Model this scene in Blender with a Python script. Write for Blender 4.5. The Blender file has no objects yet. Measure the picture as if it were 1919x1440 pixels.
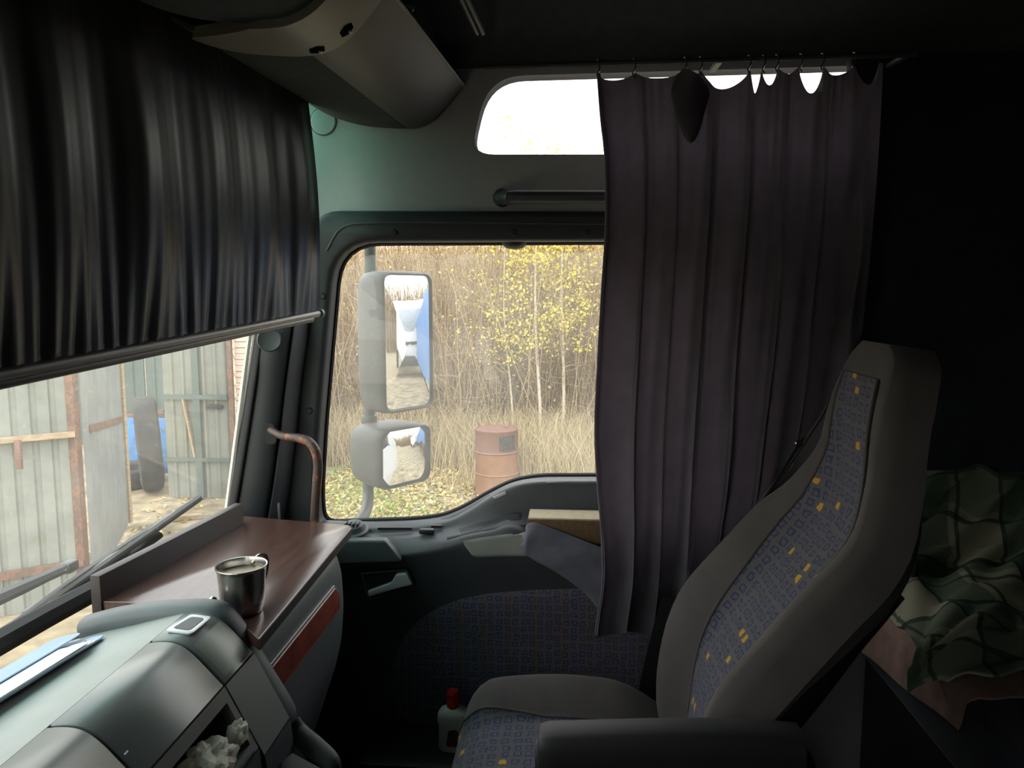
import bpy, bmesh, math, random
import numpy as np
from mathutils import Vector, Matrix

random.seed(7)
rng = np.random.default_rng(7)
S = bpy.context.scene
COL = S.collection

# ------------------------------------------------------------------ camera, world, exposure
IMG_W, IMG_H, FPX = 1919.0, 1440.0, 1441.0
YAW, PITCH = math.radians(4.3), math.radians(-6.7)
CAM = Vector((0.0, 0.0, 2.7))
cam_d = bpy.data.cameras.new('camera')
cam_d.sensor_width = 36.0
cam_d.lens = 36.0 * FPX / IMG_W
cam_d.clip_start = 0.02
cam_d.clip_end = 300
cam = bpy.data.objects.new('camera', cam_d)
COL.objects.link(cam)
cam.location = CAM
cam.rotation_euler = (math.pi / 2 + PITCH, 0, YAW)
S.camera = cam
S.view_settings.view_transform = 'Standard'
S.view_settings.look = 'None'
S.view_settings.gamma = 1.0
S.view_settings.exposure = 0.72
S.view_settings.use_curve_mapping = False
S.cycles.max_bounces = 10
S.cycles.transparent_max_bounces = 24
S.cycles.sample_clamp_indirect = 6.0
S.cycles.caustics_reflective = False
S.cycles.caustics_refractive = False

W = bpy.data.worlds.new('overcast_sky')
S.world = W
W.use_nodes = True
_nt = W.node_tree
_bg = _nt.nodes['Background']
_tc = _nt.nodes.new('ShaderNodeTexCoord')
_sep = _nt.nodes.new('ShaderNodeSeparateXYZ')
_rmp = _nt.nodes.new('ShaderNodeValToRGB')
_nt.links.new(_tc.outputs['Generated'], _sep.inputs[0])
_nt.links.new(_sep.outputs['Z'], _rmp.inputs[0])
_rmp.color_ramp.elements[0].position = 0.0
_rmp.color_ramp.elements[0].color = (0.98, 0.93, 0.84, 1)
_rmp.color_ramp.elements[1].position = 0.6
_rmp.color_ramp.elements[1].color = (0.93, 0.96, 1.0, 1)
_nt.links.new(_rmp.outputs[0], _bg.inputs['Color'])
_bg.inputs['Strength'].default_value = 2.55

sun_d = bpy.data.lights.new('hazy_sun', 'SUN')
sun_d.energy = 1.4
sun_d.angle = math.radians(25)
sun_d.color = (1.0, 0.93, 0.82)
sun = bpy.data.objects.new('hazy_sun', sun_d)
COL.objects.link(sun)
sun.rotation_euler = (math.radians(42), math.radians(-12), 0)   # high behind the driver's side, lights the thicket

# ------------------------------------------------------------------ helpers
_f = Vector((-math.sin(YAW) * math.cos(PITCH), math.cos(YAW) * math.cos(PITCH), math.sin(PITCH)))
_r = Vector((math.cos(YAW), math.sin(YAW), 0))
_u = _r.cross(_f)


def ray(px, py):
    return _f + _r * ((px - IMG_W / 2) / FPX) - _u * ((py - IMG_H / 2) / FPX)


def U(px, py, Y=None, X=None, Z=None):
    """a photo pixel and one known coordinate (the surface it touches) give a point"""
    d = ray(px, py)
    if Y is not None:
        t = (Y - CAM.y) / d.y
    elif X is not None:
        t = (X - CAM.x) / d.x
    else:
        t = (Z - CAM.z) / d.z
    return CAM + d * t


def V(*a):
    return Vector(a)


def wloc(o):
    p = Vector((0, 0, 0))
    while o is not None:
        p = p + o.location
        o = o.parent
    return p


def tag(o, label=None, cat=None, group=None, kind=None):
    if label:
        o['label'] = label
    if cat:
        o['category'] = cat
    if group:
        o['group'] = group
    if kind:
        o['kind'] = kind
    return o


def empty(name, loc, label=None, cat=None, group=None, kind=None):
    o = bpy.data.objects.new(name, None)
    o.empty_display_size = 0.05
    COL.objects.link(o)
    o.location = loc
    return tag(o, label, cat, group, kind)


def link(name, me, mat, parent=None, loc=None):
    """mesh in world coordinates -> object with its origin at its base (or at its parent's)"""
    if parent is not None:
        off = wloc(parent)
    elif loc is not None:
        off = Vector(loc)
    else:
        n = len(me.vertices)
        co = np.empty(n * 3, dtype=np.float32)
        me.vertices.foreach_get('co', co)
        co = co.reshape(-1, 3)
        lo, hi = co.min(0), co.max(0)
        off = Vector(((lo[0] + hi[0]) / 2, (lo[1] + hi[1]) / 2, lo[2]))
    me.transform(Matrix.Translation(-off))
    if mat is not None:
        me.materials.append(mat)
    o = bpy.data.objects.new(name, me)
    COL.objects.link(o)
    if parent is not None:
        o.parent = parent
    else:
        o.location = off
    return o


def shade(me, ang=40):
    me.polygons.foreach_set('use_smooth', [True] * len(me.polygons))
    try:
        me.set_sharp_from_angle(angle=math.radians(ang))
    except Exception:
        pass


def bm_obj(name, bm, mat, parent=None, smooth=40, loc=None):
    me = bpy.data.meshes.new(name)
    bmesh.ops.recalc_face_normals(bm, faces=bm.faces[:])
    bm.to_mesh(me)
    bm.free()
    if smooth:
        shade(me, smooth)
    return link(name, me, mat, parent, loc)


def pyd(name, verts, faces, mat, parent=None, smooth=40, uvs=None, loc=None):
    me = bpy.data.meshes.new(name)
    me.from_pydata([tuple(v) for v in verts], [], faces)
    if uvs is not None:
        uvl = me.uv_layers.new(name='UVMap')
        for lp in me.loops:
            uvl.data[lp.index].uv = uvs[lp.vertex_index]
    me.update()
    bm = bmesh.new()
    bm.from_mesh(me)
    bmesh.ops.recalc_face_normals(bm, faces=bm.faces[:])
    bm.to_mesh(me)
    bm.free()
    if smooth:
        shade(me, smooth)
    return link(name, me, mat, parent, loc)


def box(name, c, size, mat, parent=None, bevel=0.0, seg=2, rot=None, taper=None, loc=None):
    """box with centre c, size, optional bevel, rotation matrix and top taper (sx, sy)"""
    bm = bmesh.new()
    bmesh.ops.create_cube(bm, size=1)
    for v in bm.verts:
        v.co = Vector((v.co.x * size[0], v.co.y * size[1], v.co.z * size[2]))
        if taper and v.co.z > 0:
            v.co.x *= taper[0]
            v.co.y *= taper[1]
    if bevel:
        bmesh.ops.bevel(bm, geom=bm.edges[:], offset=bevel, segments=seg, profile=0.5, affect='EDGES')
    M = Matrix.Translation(Vector(c)) @ (rot.to_4x4() if rot is not None else Matrix.Identity(4))
    bm.transform(M)
    return bm_obj(name, bm, mat, parent, loc=loc)


def obox(name, p0, p1, wid, hei, mat, parent=None, bevel=0.0, up=(0, 0, 1)):
    """beam from p0 to p1"""
    p0, p1 = Vector(p0), Vector(p1)
    ex = (p1 - p0)
    L = ex.length
    ex.normalize()
    ey = Vector(up).cross(ex)
    ey.normalize()
    ez = ex.cross(ey)
    R = Matrix((ex, ey, ez)).transposed()
    return box(name, (p0 + p1) / 2, (L, wid, hei), mat, parent, bevel, rot=R)


def crom(pts, n=6, closed=False):
    """Catmull-Rom through points (tuples or vectors of any dimension)"""
    P = [np.array(p, dtype=float) for p in pts]
    out = []
    m = len(P)
    rngk = range(m if closed else m - 1)
    for i in rngk:
        if closed:
            a, b, c, d = P[(i - 1) % m], P[i], P[(i + 1) % m], P[(i + 2) % m]
        else:
            b, c = P[i], P[i + 1]
            a = P[i - 1] if i > 0 else 2 * b - c
            d = P[i + 2] if i + 2 < m else 2 * c - b
        for k in range(n):
            t = k / n
            out.append(0.5 * ((2 * b) + (-a + c) * t + (2 * a - 5 * b + 4 * c - d) * t * t + (-a + 3 * b - 3 * c + d) * t ** 3))
    if not closed:
        out.append(P[-1])
    return out


def tube(name, pts, rad, mat, parent=None, sides=10, smoothn=0, cap=True, flat=1.0):
    P = [Vector(p) for p in (crom(pts, smoothn) if smoothn else pts)]
    n = len(P)
    if not isinstance(rad, (list, tuple)):
        rad = [rad] * n
    elif len(rad) != n:
        rad = list(np.interp(np.linspace(0, 1, n), np.linspace(0, 1, len(rad)), rad))
    verts, faces = [], []
    t = (P[1] - P[0]).normalized()
    nrm = t.orthogonal().normalized()
    for i in range(n):
        tt = (P[min(i + 1, n - 1)] - P[max(i - 1, 0)]).normalized()
        nrm = (nrm - tt * nrm.dot(tt))
        if nrm.length < 1e-6:
            nrm = tt.orthogonal()
        nrm.normalize()
        bn = tt.cross(nrm)
        for k in range(sides):
            a = 2 * math.pi * k / sides
            verts.append(P[i] + nrm * (math.cos(a) * rad[i]) + bn * (math.sin(a) * rad[i] * flat))
    for i in range(n - 1):
        for k in range(sides):
            faces.append((i * sides + k, i * sides + (k + 1) % sides, (i + 1) * sides + (k + 1) % sides, (i + 1) * sides + k))
    if cap:
        faces.append(tuple(range(sides - 1, -1, -1)))
        faces.append(tuple((n - 1) * sides + k for k in range(sides)))
    return pyd(name, verts, faces, mat, parent)


def lathe(name, prof, c, mat, parent=None, seg=32, axis=(0, 0, 1), smooth=35, sx=1.0, sy=1.0):
    """prof: (radius, height) pairs"""
    ax = Vector(axis).normalized()
    if abs(ax.z) > 0.99:
        ex, ey = Vector((1, 0, 0)), Vector((0, 1, 0)) * (1 if ax.z > 0 else -1)
    else:
        ex = ax.orthogonal().normalized()
        ey = ax.cross(ex)
    c = Vector(c)
    verts, faces = [], []
    for (r, h) in prof:
        for k in range(seg):
            a = 2 * math.pi * k / seg
            verts.append(c + ax * h + ex * (math.cos(a) * r * sx) + ey * (math.sin(a) * r * sy))
    for i in range(len(prof) - 1):
        for k in range(seg):
            faces.append((i * seg + k, i * seg + (k + 1) % seg, (i + 1) * seg + (k + 1) % seg, (i + 1) * seg + k))
    if prof[0][0] > 1e-5:
        faces.append(tuple(range(seg - 1, -1, -1)))
    if prof[-1][0] > 1e-5:
        faces.append(tuple((len(prof) - 1) * seg + k for k in range(seg)))
    me = bpy.data.meshes.new(name)
    bm = bmesh.new()
    vs = [bm.verts.new(v) for v in verts]
    for f in faces:
        try:
            bm.faces.new([vs[i] for i in f])
        except ValueError:
            pass
    bmesh.ops.remove_doubles(bm, verts=bm.verts[:], dist=1e-6)
    bpy.data.meshes.remove(me)
    return bm_obj(name, bm, mat, parent, smooth)


def grid(name, rows, mat, parent=None, thick=0.0, closed_u=False, caps=False, smooth=60, uv=True, loc=None, tdir=None):
    """surface through a 2-D array of points; thick gives a second skin along the normals (or along tdir)"""
    A = np.array([[tuple(p) for p in r] for r in rows], dtype=float)
    nr, nc = A.shape[:2]
    verts = [tuple(v) for v in A.reshape(-1, 3)]
    faces = []
    cc = nc if closed_u else nc - 1
    for i in range(nr - 1):
        for j in range(cc):
            faces.append((i * nc + j, i * nc + (j + 1) % nc, (i + 1) * nc + (j + 1) % nc, (i + 1) * nc + j))
    uvs = None
    if uv:
        du = np.zeros((nr, nc))
        du[:, 1:] = np.cumsum(np.linalg.norm(np.diff(A, axis=1), axis=2), axis=1)
        dv = np.zeros((nr, nc))
        dv[1:, :] = np.cumsum(np.linalg.norm(np.diff(A, axis=0), axis=2), axis=0)
        du = du - du[:, nc // 2:nc // 2 + 1]
        uvs = [(du[i, j], dv[i, nc // 2]) for i in range(nr) for j in range(nc)]
    if caps and closed_u:
        faces.append(tuple(range(nc - 1, -1, -1)))
        faces.append(tuple((nr - 1) * nc + j for j in range(nc)))
    if thick:
        gu = np.gradient(A, axis=1)
        gv = np.gradient(A, axis=0)
        if tdir is not None:
            N = np.zeros_like(A) + np.array(tdir, dtype=float)
        else:
            N = np.cross(gu, gv)
            N /= (np.linalg.norm(N, axis=2, keepdims=True) + 1e-12)
        B = A + N * thick
        base = nr * nc
        verts += [tuple(v) for v in B.reshape(-1, 3)]
        if uvs:
            uvs = uvs + uvs
        nf = len(faces)
        for f in faces[:nf]:
            faces.append(tuple(base + i for i in reversed(f)))
        bd = [(0, j) for j in range(nc)] + [(i, nc - 1) for i in range(1, nr)] + [(nr - 1, j) for j in range(nc - 2, -1, -1)] + [(i, 0) for i in range(nr - 2, 0, -1)]
        ids = [i * nc + j for i, j in bd]
        for k in range(len(ids)):
            a, b = ids[k], ids[(k + 1) % len(ids)]
            faces.append((a, b, base + b, base + a))
    return pyd(name, verts, faces, mat, parent, smooth, uvs, loc)


def resample(ctrl, nu, nv):
    """smooth a coarse 2-D array of control points (Catmull-Rom both ways)"""
    rows = [crom(r, nu) for r in ctrl]
    cols = list(zip(*rows))
    cols = [crom(c, nv) for c in cols]
    return [list(r) for r in zip(*cols)]


def round_poly(pts, r, n=5):
    """round the corners of a 2-D polygon; r a number or one per corner"""
    P = [Vector((p[0], p[1])) for p in pts]
    out = []
    m = len(P)
    for i in range(m):
        a, b, c = P[i - 1], P[i], P[(i + 1) % m]
        rr = r[i] if isinstance(r, (list, tuple)) else r
        d1, d2 = (a - b), (c - b)
        l = min(rr, d1.length * 0.45, d2.length * 0.45)
        if l < 1e-6:
            out.append(b)
            continue
        p1, p2 = b + d1.normalized() * l, b + d2.normalized() * l
        for k in range(n + 1):
            t = k / n
            out.append(p1 * (1 - t) ** 2 + b * 2 * t * (1 - t) + p2 * t * t)
    return [(p.x, p.y) for p in out]


def plate(name, outer, holes, thick, mat, parent=None, origin=(0, 0, 0), ex=(1, 0, 0), ey=(0, 0, 1), bevel=0.0, loc=None, res=2):
    """flat plate with holes and rounded edges; outlines are 2-D in the (ex, ey) plane; centred on the plane"""
    cu = bpy.data.curves.new('tmp', 'CURVE')
    cu.dimensions = '2D'
    cu.fill_mode = 'BOTH'
    cu.extrude = max(thick / 2 - bevel, 0.0001)
    cu.bevel_depth = bevel
    cu.bevel_resolution = res
    cu.offset = -bevel
    for ol in [outer] + list(holes):
        sp = cu.splines.new('POLY')
        sp.points.add(len(ol) - 1)
        for k, p in enumerate(ol):
            sp.points[k].co = (p[0], p[1], 0, 1)
        sp.use_cyclic_u = True
    ob = bpy.data.objects.new('tmp', cu)
    me = bpy.data.meshes.new_from_object(ob)
    bpy.data.objects.remove(ob)
    bpy.data.curves.remove(cu)
    me.materials.clear()
    ex, ey = Vector(ex).normalized(), Vector(ey).normalized()
    ez = ex.cross(ey)
    M = Matrix((ex, ey, ez)).transposed().to_4x4()
    M.translation = Vector(origin)
    me.transform(M)
    bm = bmesh.new()
    bm.from_mesh(me)
    bmesh.ops.remove_doubles(bm, verts=bm.verts[:], dist=1e-6)
    bmesh.ops.recalc_face_normals(bm, faces=bm.faces[:])
    bm.to_mesh(me)
    bm.free()
    shade(me, 35)
    me.name = name
    return link(name, me, mat, parent, loc)


def px2(pts, Y):
    """photo pixels on the plane Y -> 2-D (x, z) outline"""
    return [(U(p[0], p[1], Y=Y).x, U(p[0], p[1], Y=Y).z) for p in pts]


def np_mesh(name, verts, quads, mat, parent=None, loc=None, tris=False):
    me = bpy.data.meshes.new(name)
    k = 3 if tris else 4
    verts = np.asarray(verts, dtype=np.float32).reshape(-1, 3)
    quads = np.asarray(quads, dtype=np.int32).reshape(-1, k)
    me.vertices.add(len(verts))
    me.vertices.foreach_set('co', verts.ravel())
    me.loops.add(quads.size)
    me.loops.foreach_set('vertex_index', quads.ravel())
    me.polygons.add(len(quads))
    me.polygons.foreach_set('loop_start', np.arange(0, quads.size, k, dtype=np.int32))
    me.update(calc_edges=True)
    return link(name, me, mat, parent, loc)


def twigs_np(P0, P1, P2, r0, r1, r2):
    """three-sided twigs, two segments each -> verts, quads"""
    n = len(P0)
    T = P2 - P0
    T /= np.linalg.norm(T, axis=1, keepdims=True) + 1e-9
    ref = np.where(np.abs(T[:, 2:3]) > 0.9, np.array([[1.0, 0, 0]]), np.array([[0, 0, 1.0]]))
    A = np.cross(T, ref)
    A /= np.linalg.norm(A, axis=1, keepdims=True) + 1e-9
    B = np.cross(T, A)
    verts = np.zeros((n, 3, 3, 3), dtype=np.float32)
    for ri, (P, r) in enumerate(((P0, r0), (P1, r1), (P2, r2))):
        for k in range(3):
            a = 2 * math.pi * k / 3
            verts[:, ri, k] = P + (A * math.cos(a) + B * math.sin(a)) * np.asarray(r).reshape(-1, 1)
    q = []
    for ri in range(2):
        for k in range(3):
            q.append([ri * 3 + k, ri * 3 + (k + 1) % 3, (ri + 1) * 3 + (k + 1) % 3, (ri + 1) * 3 + k])
    quads = (np.array(q)[None] + (np.arange(n) * 9)[:, None, None])
    return verts.reshape(-1, 3), quads.reshape(-1, 4)


def leaves_np(C, size, up_bias=0.0):
    """random leaf quads around centres"""
    n = len(C)
    N = rng.normal(size=(n, 3))
    N[:, 2] += up_bias * 3
    N /= np.linalg.norm(N, axis=1, keepdims=True)
    ref = rng.normal(size=(n, 3))
    A = np.cross(N, ref)
    A /= np.linalg.norm(A, axis=1, keepdims=True) + 1e-9
    B = np.cross(N, A)
    s = np.asarray(size).reshape(-1, 1)
    v = np.stack([C - A * s, C - B * s * 0.62 + N * s * 0.15, C + A * s, C + B * s * 0.62 + N * s * 0.15], axis=1)
    q = np.arange(n * 4).reshape(n, 4)
    return v.reshape(-1, 3), q


# ------------------------------------------------------------------ materials
def nodes_of(name):
    m = bpy.data.materials.new(name)
    m.use_nodes = True
    nt = m.node_tree
    return m, nt, nt.nodes['Principled BSDF'], nt.nodes['Material Output']


def noise_fac(nt, scale, detail=3, coord='Object', stretch=None, rough=0.55):
    tc = nt.nodes.new('ShaderNodeTexCoord')
    mp = nt.nodes.new('ShaderNodeMapping')
    if stretch:
        mp.inputs['Scale'].default_value = stretch
    nz = nt.nodes.new('ShaderNodeTexNoise')
    nz.inputs['Scale'].default_value = scale
    nz.inputs['Detail'].default_value = detail
    nz.inputs['Roughness'].default_value = rough
    nt.links.new(tc.outputs[coord], mp.inputs[0])
    nt.links.new(mp.outputs[0], nz.inputs['Vector'])
    return nz.outputs['Fac']


def ramp(nt, fac, stops):
    r = nt.nodes.new('ShaderNodeValToRGB')
    els = r.color_ramp.elements
    while len(els) > 1:
        els.remove(els[-1])
    els[0].position = stops[0][0]
    els[0].color = (*stops[0][1], 1)
    for p, c in stops[1:]:
        e = els.new(p)
        e.color = (*c, 1)
    nt.links.new(fac, r.inputs[0])
    return r.outputs[0]


def bump(nt, bsdf, fac, strength, dist=0.002):
    b = nt.nodes.new('ShaderNodeBump')
    b.inputs['Strength'].default_value = strength
    b.inputs['Distance'].default_value = dist
    nt.links.new(fac, b.inputs['Height'])
    nt.links.new(b.outputs[0], bsdf.inputs['Normal'])


def M_(name, col, rough=0.5, metal=0.0, var=0.15, scale=12, bscale=None, bstr=0.15, bdist=0.001, spec=0.5, stretch=None, trans=None, sheen=0.0):
    m, nt, b, out = nodes_of(name)
    f = noise_fac(nt, scale, stretch=stretch)
    lo = tuple(max(c * (1 - var), 0) for c in col)
    hi = tuple(min(c * (1 + var), 1) for c in col)
    nt.links.new(ramp(nt, f, [(0.3, lo), (0.7, hi)]), b.inputs['Base Color'])
    b.inputs['Roughness'].default_value = rough
    b.inputs['Metallic'].default_value = metal
    b.inputs['Specular IOR Level'].default_value = spec
    if sheen:
        b.inputs['Sheen Weight'].default_value = sheen
    if bscale:
        bump(nt, b, noise_fac(nt, bscale, 2), bstr, bdist)
    return m


def M_glass(name, tint=(0.97, 0.98, 0.97), dust=0.06, dust_col=(0.8, 0.78, 0.72), dscale=6, gloss=1.0, speck=0.0):
    """thin pane: clear transmission, Fresnel reflection, and a film of pale dust that scatters daylight"""
    m, nt, b, out = nodes_of(name)
    nt.nodes.remove(b)
    tr = nt.nodes.new('ShaderNodeBsdfTransparent')
    tr.inputs[0].default_value = (*tint, 1)
    gl = nt.nodes.new('ShaderNodeBsdfGlossy')
    gl.inputs['Roughness'].default_value = 0.02
    lw = nt.nodes.new('ShaderNodeLayerWeight')
    pw5 = nt.nodes.new('ShaderNodeMath')
    pw5.operation = 'POWER'
    pw5.inputs[1].default_value = 5.0
    nt.links.new(lw.outputs['Facing'], pw5.inputs[0])
    mul = nt.nodes.new('ShaderNodeMath')
    mul.operation = 'MULTIPLY_ADD'
    mul.inputs[1].default_value = 0.6 * gloss
    mul.inputs[2].default_value = 0.025 * gloss
    nt.links.new(pw5.outputs[0], mul.inputs[0])
    m1 = nt.nodes.new('ShaderNodeMixShader')
    nt.links.new(mul.outputs[0], m1.inputs[0])
    nt.links.new(tr.outputs[0], m1.inputs[1])
    nt.links.new(gl.outputs[0], m1.inputs[2])
    tl = nt.nodes.new('ShaderNodeBsdfTranslucent')
    tl.inputs[0].default_value = (*dust_col, 1)
    f = noise_fac(nt, dscale, 4)
    mr = nt.nodes.new('ShaderNodeMapRange')
    mr.inputs['From Min'].default_value = 0.3
    mr.inputs['From Max'].default_value = 0.75
    mr.inputs['To Min'].default_value = dust * 0.55
    mr.inputs['To Max'].default_value = dust * 1.45
    nt.links.new(f, mr.inputs[0])
    fac = mr.outputs[0]
    if speck:
        tc = nt.nodes.new('ShaderNodeTexCoord')
        vo = nt.nodes.new('ShaderNodeTexVoronoi')
        vo.inputs['Scale'].default_value = 38
        nt.links.new(tc.outputs['Object'], vo.inputs['Vector'])
        lt = nt.nodes.new('ShaderNodeMath')
        lt.operation = 'LESS_THAN'
        lt.inputs[1].default_value = 0.075
        nt.links.new(vo.outputs['Distance'], lt.inputs[0])
        ml = nt.nodes.new('ShaderNodeMath')
        ml.operation = 'MULTIPLY_ADD'
        ml.inputs[1].default_value = speck
        nt.links.new(lt.outputs[0], ml.inputs[0])
        nt.links.new(fac, ml.inputs[2])
        fac = ml.outputs[0]
    m2 = nt.nodes.new('ShaderNodeMixShader')
    nt.links.new(fac, m2.inputs[0])
    nt.links.new(m1.outputs[0], m2.inputs[1])
    nt.links.new(tl.outputs[0], m2.inputs[2])
    nt.links.new(m2.outputs[0], out.inputs[0])
    return m


def M_cloth(name, col, rough=0.9, transl=0.25, scale=900, var=0.25, wscale=20):
    """woven cloth: fine weave relief and some light through it"""
    m, nt, b, out = nodes_of(name)
    f = noise_fac(nt, wscale, 3)
    c = ramp(nt, f, [(0.3, tuple(x * (1 - var) for x in col)), (0.7, tuple(min(1, x * (1 + var)) for x in col))])
    nt.links.new(c, b.inputs['Base Color'])
    b.inputs['Roughness'].default_value = rough
    b.inputs['Specular IOR Level'].default_value = 0.25
    b.inputs['Sheen Weight'].default_value = 0.15
    bump(nt, b, noise_fac(nt, scale, 1, stretch=(1, 1, 0.35)), 0.25, 0.0006)
    if transl:
        tl = nt.nodes.new('ShaderNodeBsdfTranslucent')
        tl.inputs[0].default_value = (min(1, col[0] * 2.5), min(1, col[1] * 2.35), min(1, col[2] * 2.3), 1)
        mx = nt.nodes.new('ShaderNodeMixShader')
        mx.inputs[0].default_value = transl
        nt.links.new(b.outputs[0], mx.inputs[1])
        nt.links.new(tl.outputs[0], mx.inputs[2])
        nt.links.new(mx.outputs[0], out.inputs[0])
    return m


def M_island(name, stops, rough=0.7, transl=0.0):
    """colour by piece: every leaf or twig its own shade"""
    m, nt, b, out = nodes_of(name)
    g = nt.nodes.new('ShaderNodeNewGeometry')
    c = ramp(nt, g.outputs['Random Per Island'], stops)
    nt.links.new(c, b.inputs['Base Color'])
    b.inputs['Roughness'].default_value = rough
    b.inputs['Specular IOR Level'].default_value = 0.2
    if transl:
        tl = nt.nodes.new('ShaderNodeBsdfTranslucent')
        nt.links.new(c, tl.inputs[0])
        mx = nt.nodes.new('ShaderNodeMixShader')
        mx.inputs[0].default_value = transl
        nt.links.new(b.outputs[0], mx.inputs[1])
        nt.links.new(tl.outputs[0], mx.inputs[2])
        nt.links.new(mx.outputs[0], out.inputs[0])
    return m


def M_motif(name, base, ringc, accent, scale=28, stripes=None, accent_th=0.93):
    """printed seat cloth: rows of small blue outlined squares with a few yellow ones"""
    m, nt, b, out = nodes_of(name)
    N, L = nt.nodes, nt.links
    tc = N.new('ShaderNodeTexCoord')
    wob = N.new('ShaderNodeTexNoise')
    wob.inputs['Scale'].default_value = 60
    wob.inputs['Detail'].default_value = 1
    L.new(tc.outputs['UV'], wob.inputs['Vector'])
    wm = N.new('ShaderNodeVectorMath')
    wm.operation = 'MULTIPLY_ADD'
    wm.inputs[1].default_value = (0.012, 0.012, 0)
    L.new(wob.outputs['Color'], wm.inputs[0])
    L.new(tc.outputs['UV'], wm.inputs[2])
    vo = N.new('ShaderNodeTexVoronoi')
    vo.voronoi_dimensions = '2D'
    vo.distance = 'CHEBYCHEV'
    vo.inputs['Scale'].default_value = scale
    vo.inputs['Randomness'].default_value = 0.22
    L.new(wm.outputs[0], vo.inputs['Vector'])
    ring = ramp(nt, vo.outputs['Distance'], [(0.0, (0, 0, 0)), (0.17, (0, 0, 0)), (0.2, (1, 1, 1)), (0.31, (1, 1, 1)), (0.34, (0, 0, 0))])
    disc = ramp(nt, vo.outputs['Distance'], [(0.0, (1, 1, 1)), (0.28, (1, 1, 1)), (0.31, (0, 0, 0))])
    sepc = N.new('ShaderNodeSeparateColor')
    L.new(vo.outputs['Color'], sepc.inputs[0])
    gt = N.new('ShaderNodeMath')
    gt.operation = 'GREATER_THAN'
    gt.inputs[1].default_value = accent_th
    L.new(sepc.outputs[0], gt.inputs[0])
    # the base cloth
    tint = N.new('ShaderNodeTexNoise')
    tint.inputs['Scale'].default_value = 500
    L.new(tc.outputs['UV'], tint.inputs['Vector'])
    bc = ramp(nt, tint.outputs['Fac'], [(0.35, tuple(x * 0.7 for x in base)), (0.65, tuple(x * 1.3 for x in base))])
    if stripes:
        sp = N.new('ShaderNodeSeparateXYZ')
        L.new(tc.outputs['UV'], sp.inputs[0])
        sm = N.new('ShaderNodeMath')
        sm.operation = 'MULTIPLY'
        sm.inputs[1].default_value = stripes[1]
        L.new(sp.outputs['X'], sm.inputs[0])
        fr = N.new('ShaderNodeMath')
        fr.operation = 'FRACT'
        L.new(sm.outputs[0], fr.inputs[0])
        sf = ramp(nt, fr.outputs[0], [(0.0, (0, 0, 0)), (0.62, (0, 0, 0)), (0.7, (0.8, 0.8, 0.8)), (0.92, (0.8, 0.8, 0.8)), (1.0, (0, 0, 0))])
        mxs = N.new('ShaderNodeMixRGB')
        L.new(sf, mxs.inputs[0])
        L.new(bc, mxs.inputs[1])
        mxs.inputs[2].default_value = (*stripes[0], 1)
        bc = mxs.outputs[0]
    m1 = N.new('ShaderNodeMixRGB')
    L.new(ring, m1.inputs[0])
    L.new(bc, m1.inputs[1])
    m1.inputs[2].default_value = (*ringc, 1)
    ml = N.new('ShaderNodeMath')
    ml.operation = 'MULTIPLY'
    L.new(disc, ml.inputs[0])
    L.new(gt.outputs[0], ml.inputs[1])
    m2 = N.new('ShaderNodeMixRGB')
    L.new(ml.outputs[0], m2.inputs[0])
    L.new(m1.outputs[0], m2.inputs[1])
    m2.inputs[2].default_value = (*accent, 1)
    L.new(m2.outputs[0], b.inputs['Base Color'])
    b.inputs['Roughness'].default_value = 0.95
    b.inputs['Specular IOR Level'].default_value = 0.15
    b.inputs['Sheen Weight'].default_value = 0.1
    bump(nt, b, tint.outputs['Fac'], 0.3, 0.0006)
    return m


def M_plaid(name):
    m, nt, b, out = nodes_of(name)
    N, L = nt.nodes, nt.links
    tc = N.new('ShaderNodeTexCoord')
    sp = N.new('ShaderNodeSeparateXYZ')
    L.new(tc.outputs['UV'], sp.inputs[0])
    col = None
    base = (0.46, 0.45, 0.33)
    cur = None
    for ax, per, w, c, fac in (('X', 4.6, 0.42, (0.10, 0.17, 0.11), 0.75), ('Y', 4.6, 0.40, (0.10, 0.17, 0.11), 0.6), ('X', 9.2, 0.08, (0.05, 0.08, 0.06), 0.8), ('Y', 9.2, 0.08, (0.05, 0.08, 0.06), 0.8)):
        mu = N.new('ShaderNodeMath')
        mu.operation = 'MULTIPLY'
        mu.inputs[1].default_value = per
        L.new(sp.outputs[ax], mu.inputs[0])
        fr = N.new('ShaderNodeMath')
        fr.operation = 'FRACT'
        L.new(mu.outputs[0], fr.inputs[0])
        s = ramp(nt, fr.outputs[0], [(0.0, (fac,) * 3), (w, (fac,) * 3), (w + 0.02, (0, 0, 0)), (1.0, (0, 0, 0))])
        mx = N.new('ShaderNodeMixRGB')
        L.new(s, mx.inputs[0])
        if cur is None:
            mx.inputs[1].default_value = (*base, 1)
        else:
            L.new(cur, mx.inputs[1])
        mx.inputs[2].default_value = (*c, 1)
        cur = mx.outputs[0]
    L.new(cur, b.inputs['Base Color'])
    b.inputs['Roughness'].default_value = 0.95
    b.inputs['Specular IOR Level'].default_value = 0.15
    return m


def M_wood(name, c0, c1, rough, scale=6, stretch=(18, 1.2, 1), spec=0.5):
    m, nt, b, out = nodes_of(name)
    f = noise_fac(nt, scale, 6, stretch=stretch, rough=0.65)
    nt.links.new(ramp(nt, f, [(0.32, c0), (0.68, c1)]), b.inputs['Base Color'])
    b.inputs['Roughness'].default_value = rough
    b.inputs['Specular IOR Level'].default_value = spec
    bump(nt, b, f, 0.06, 0.0008)
    return m


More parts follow.
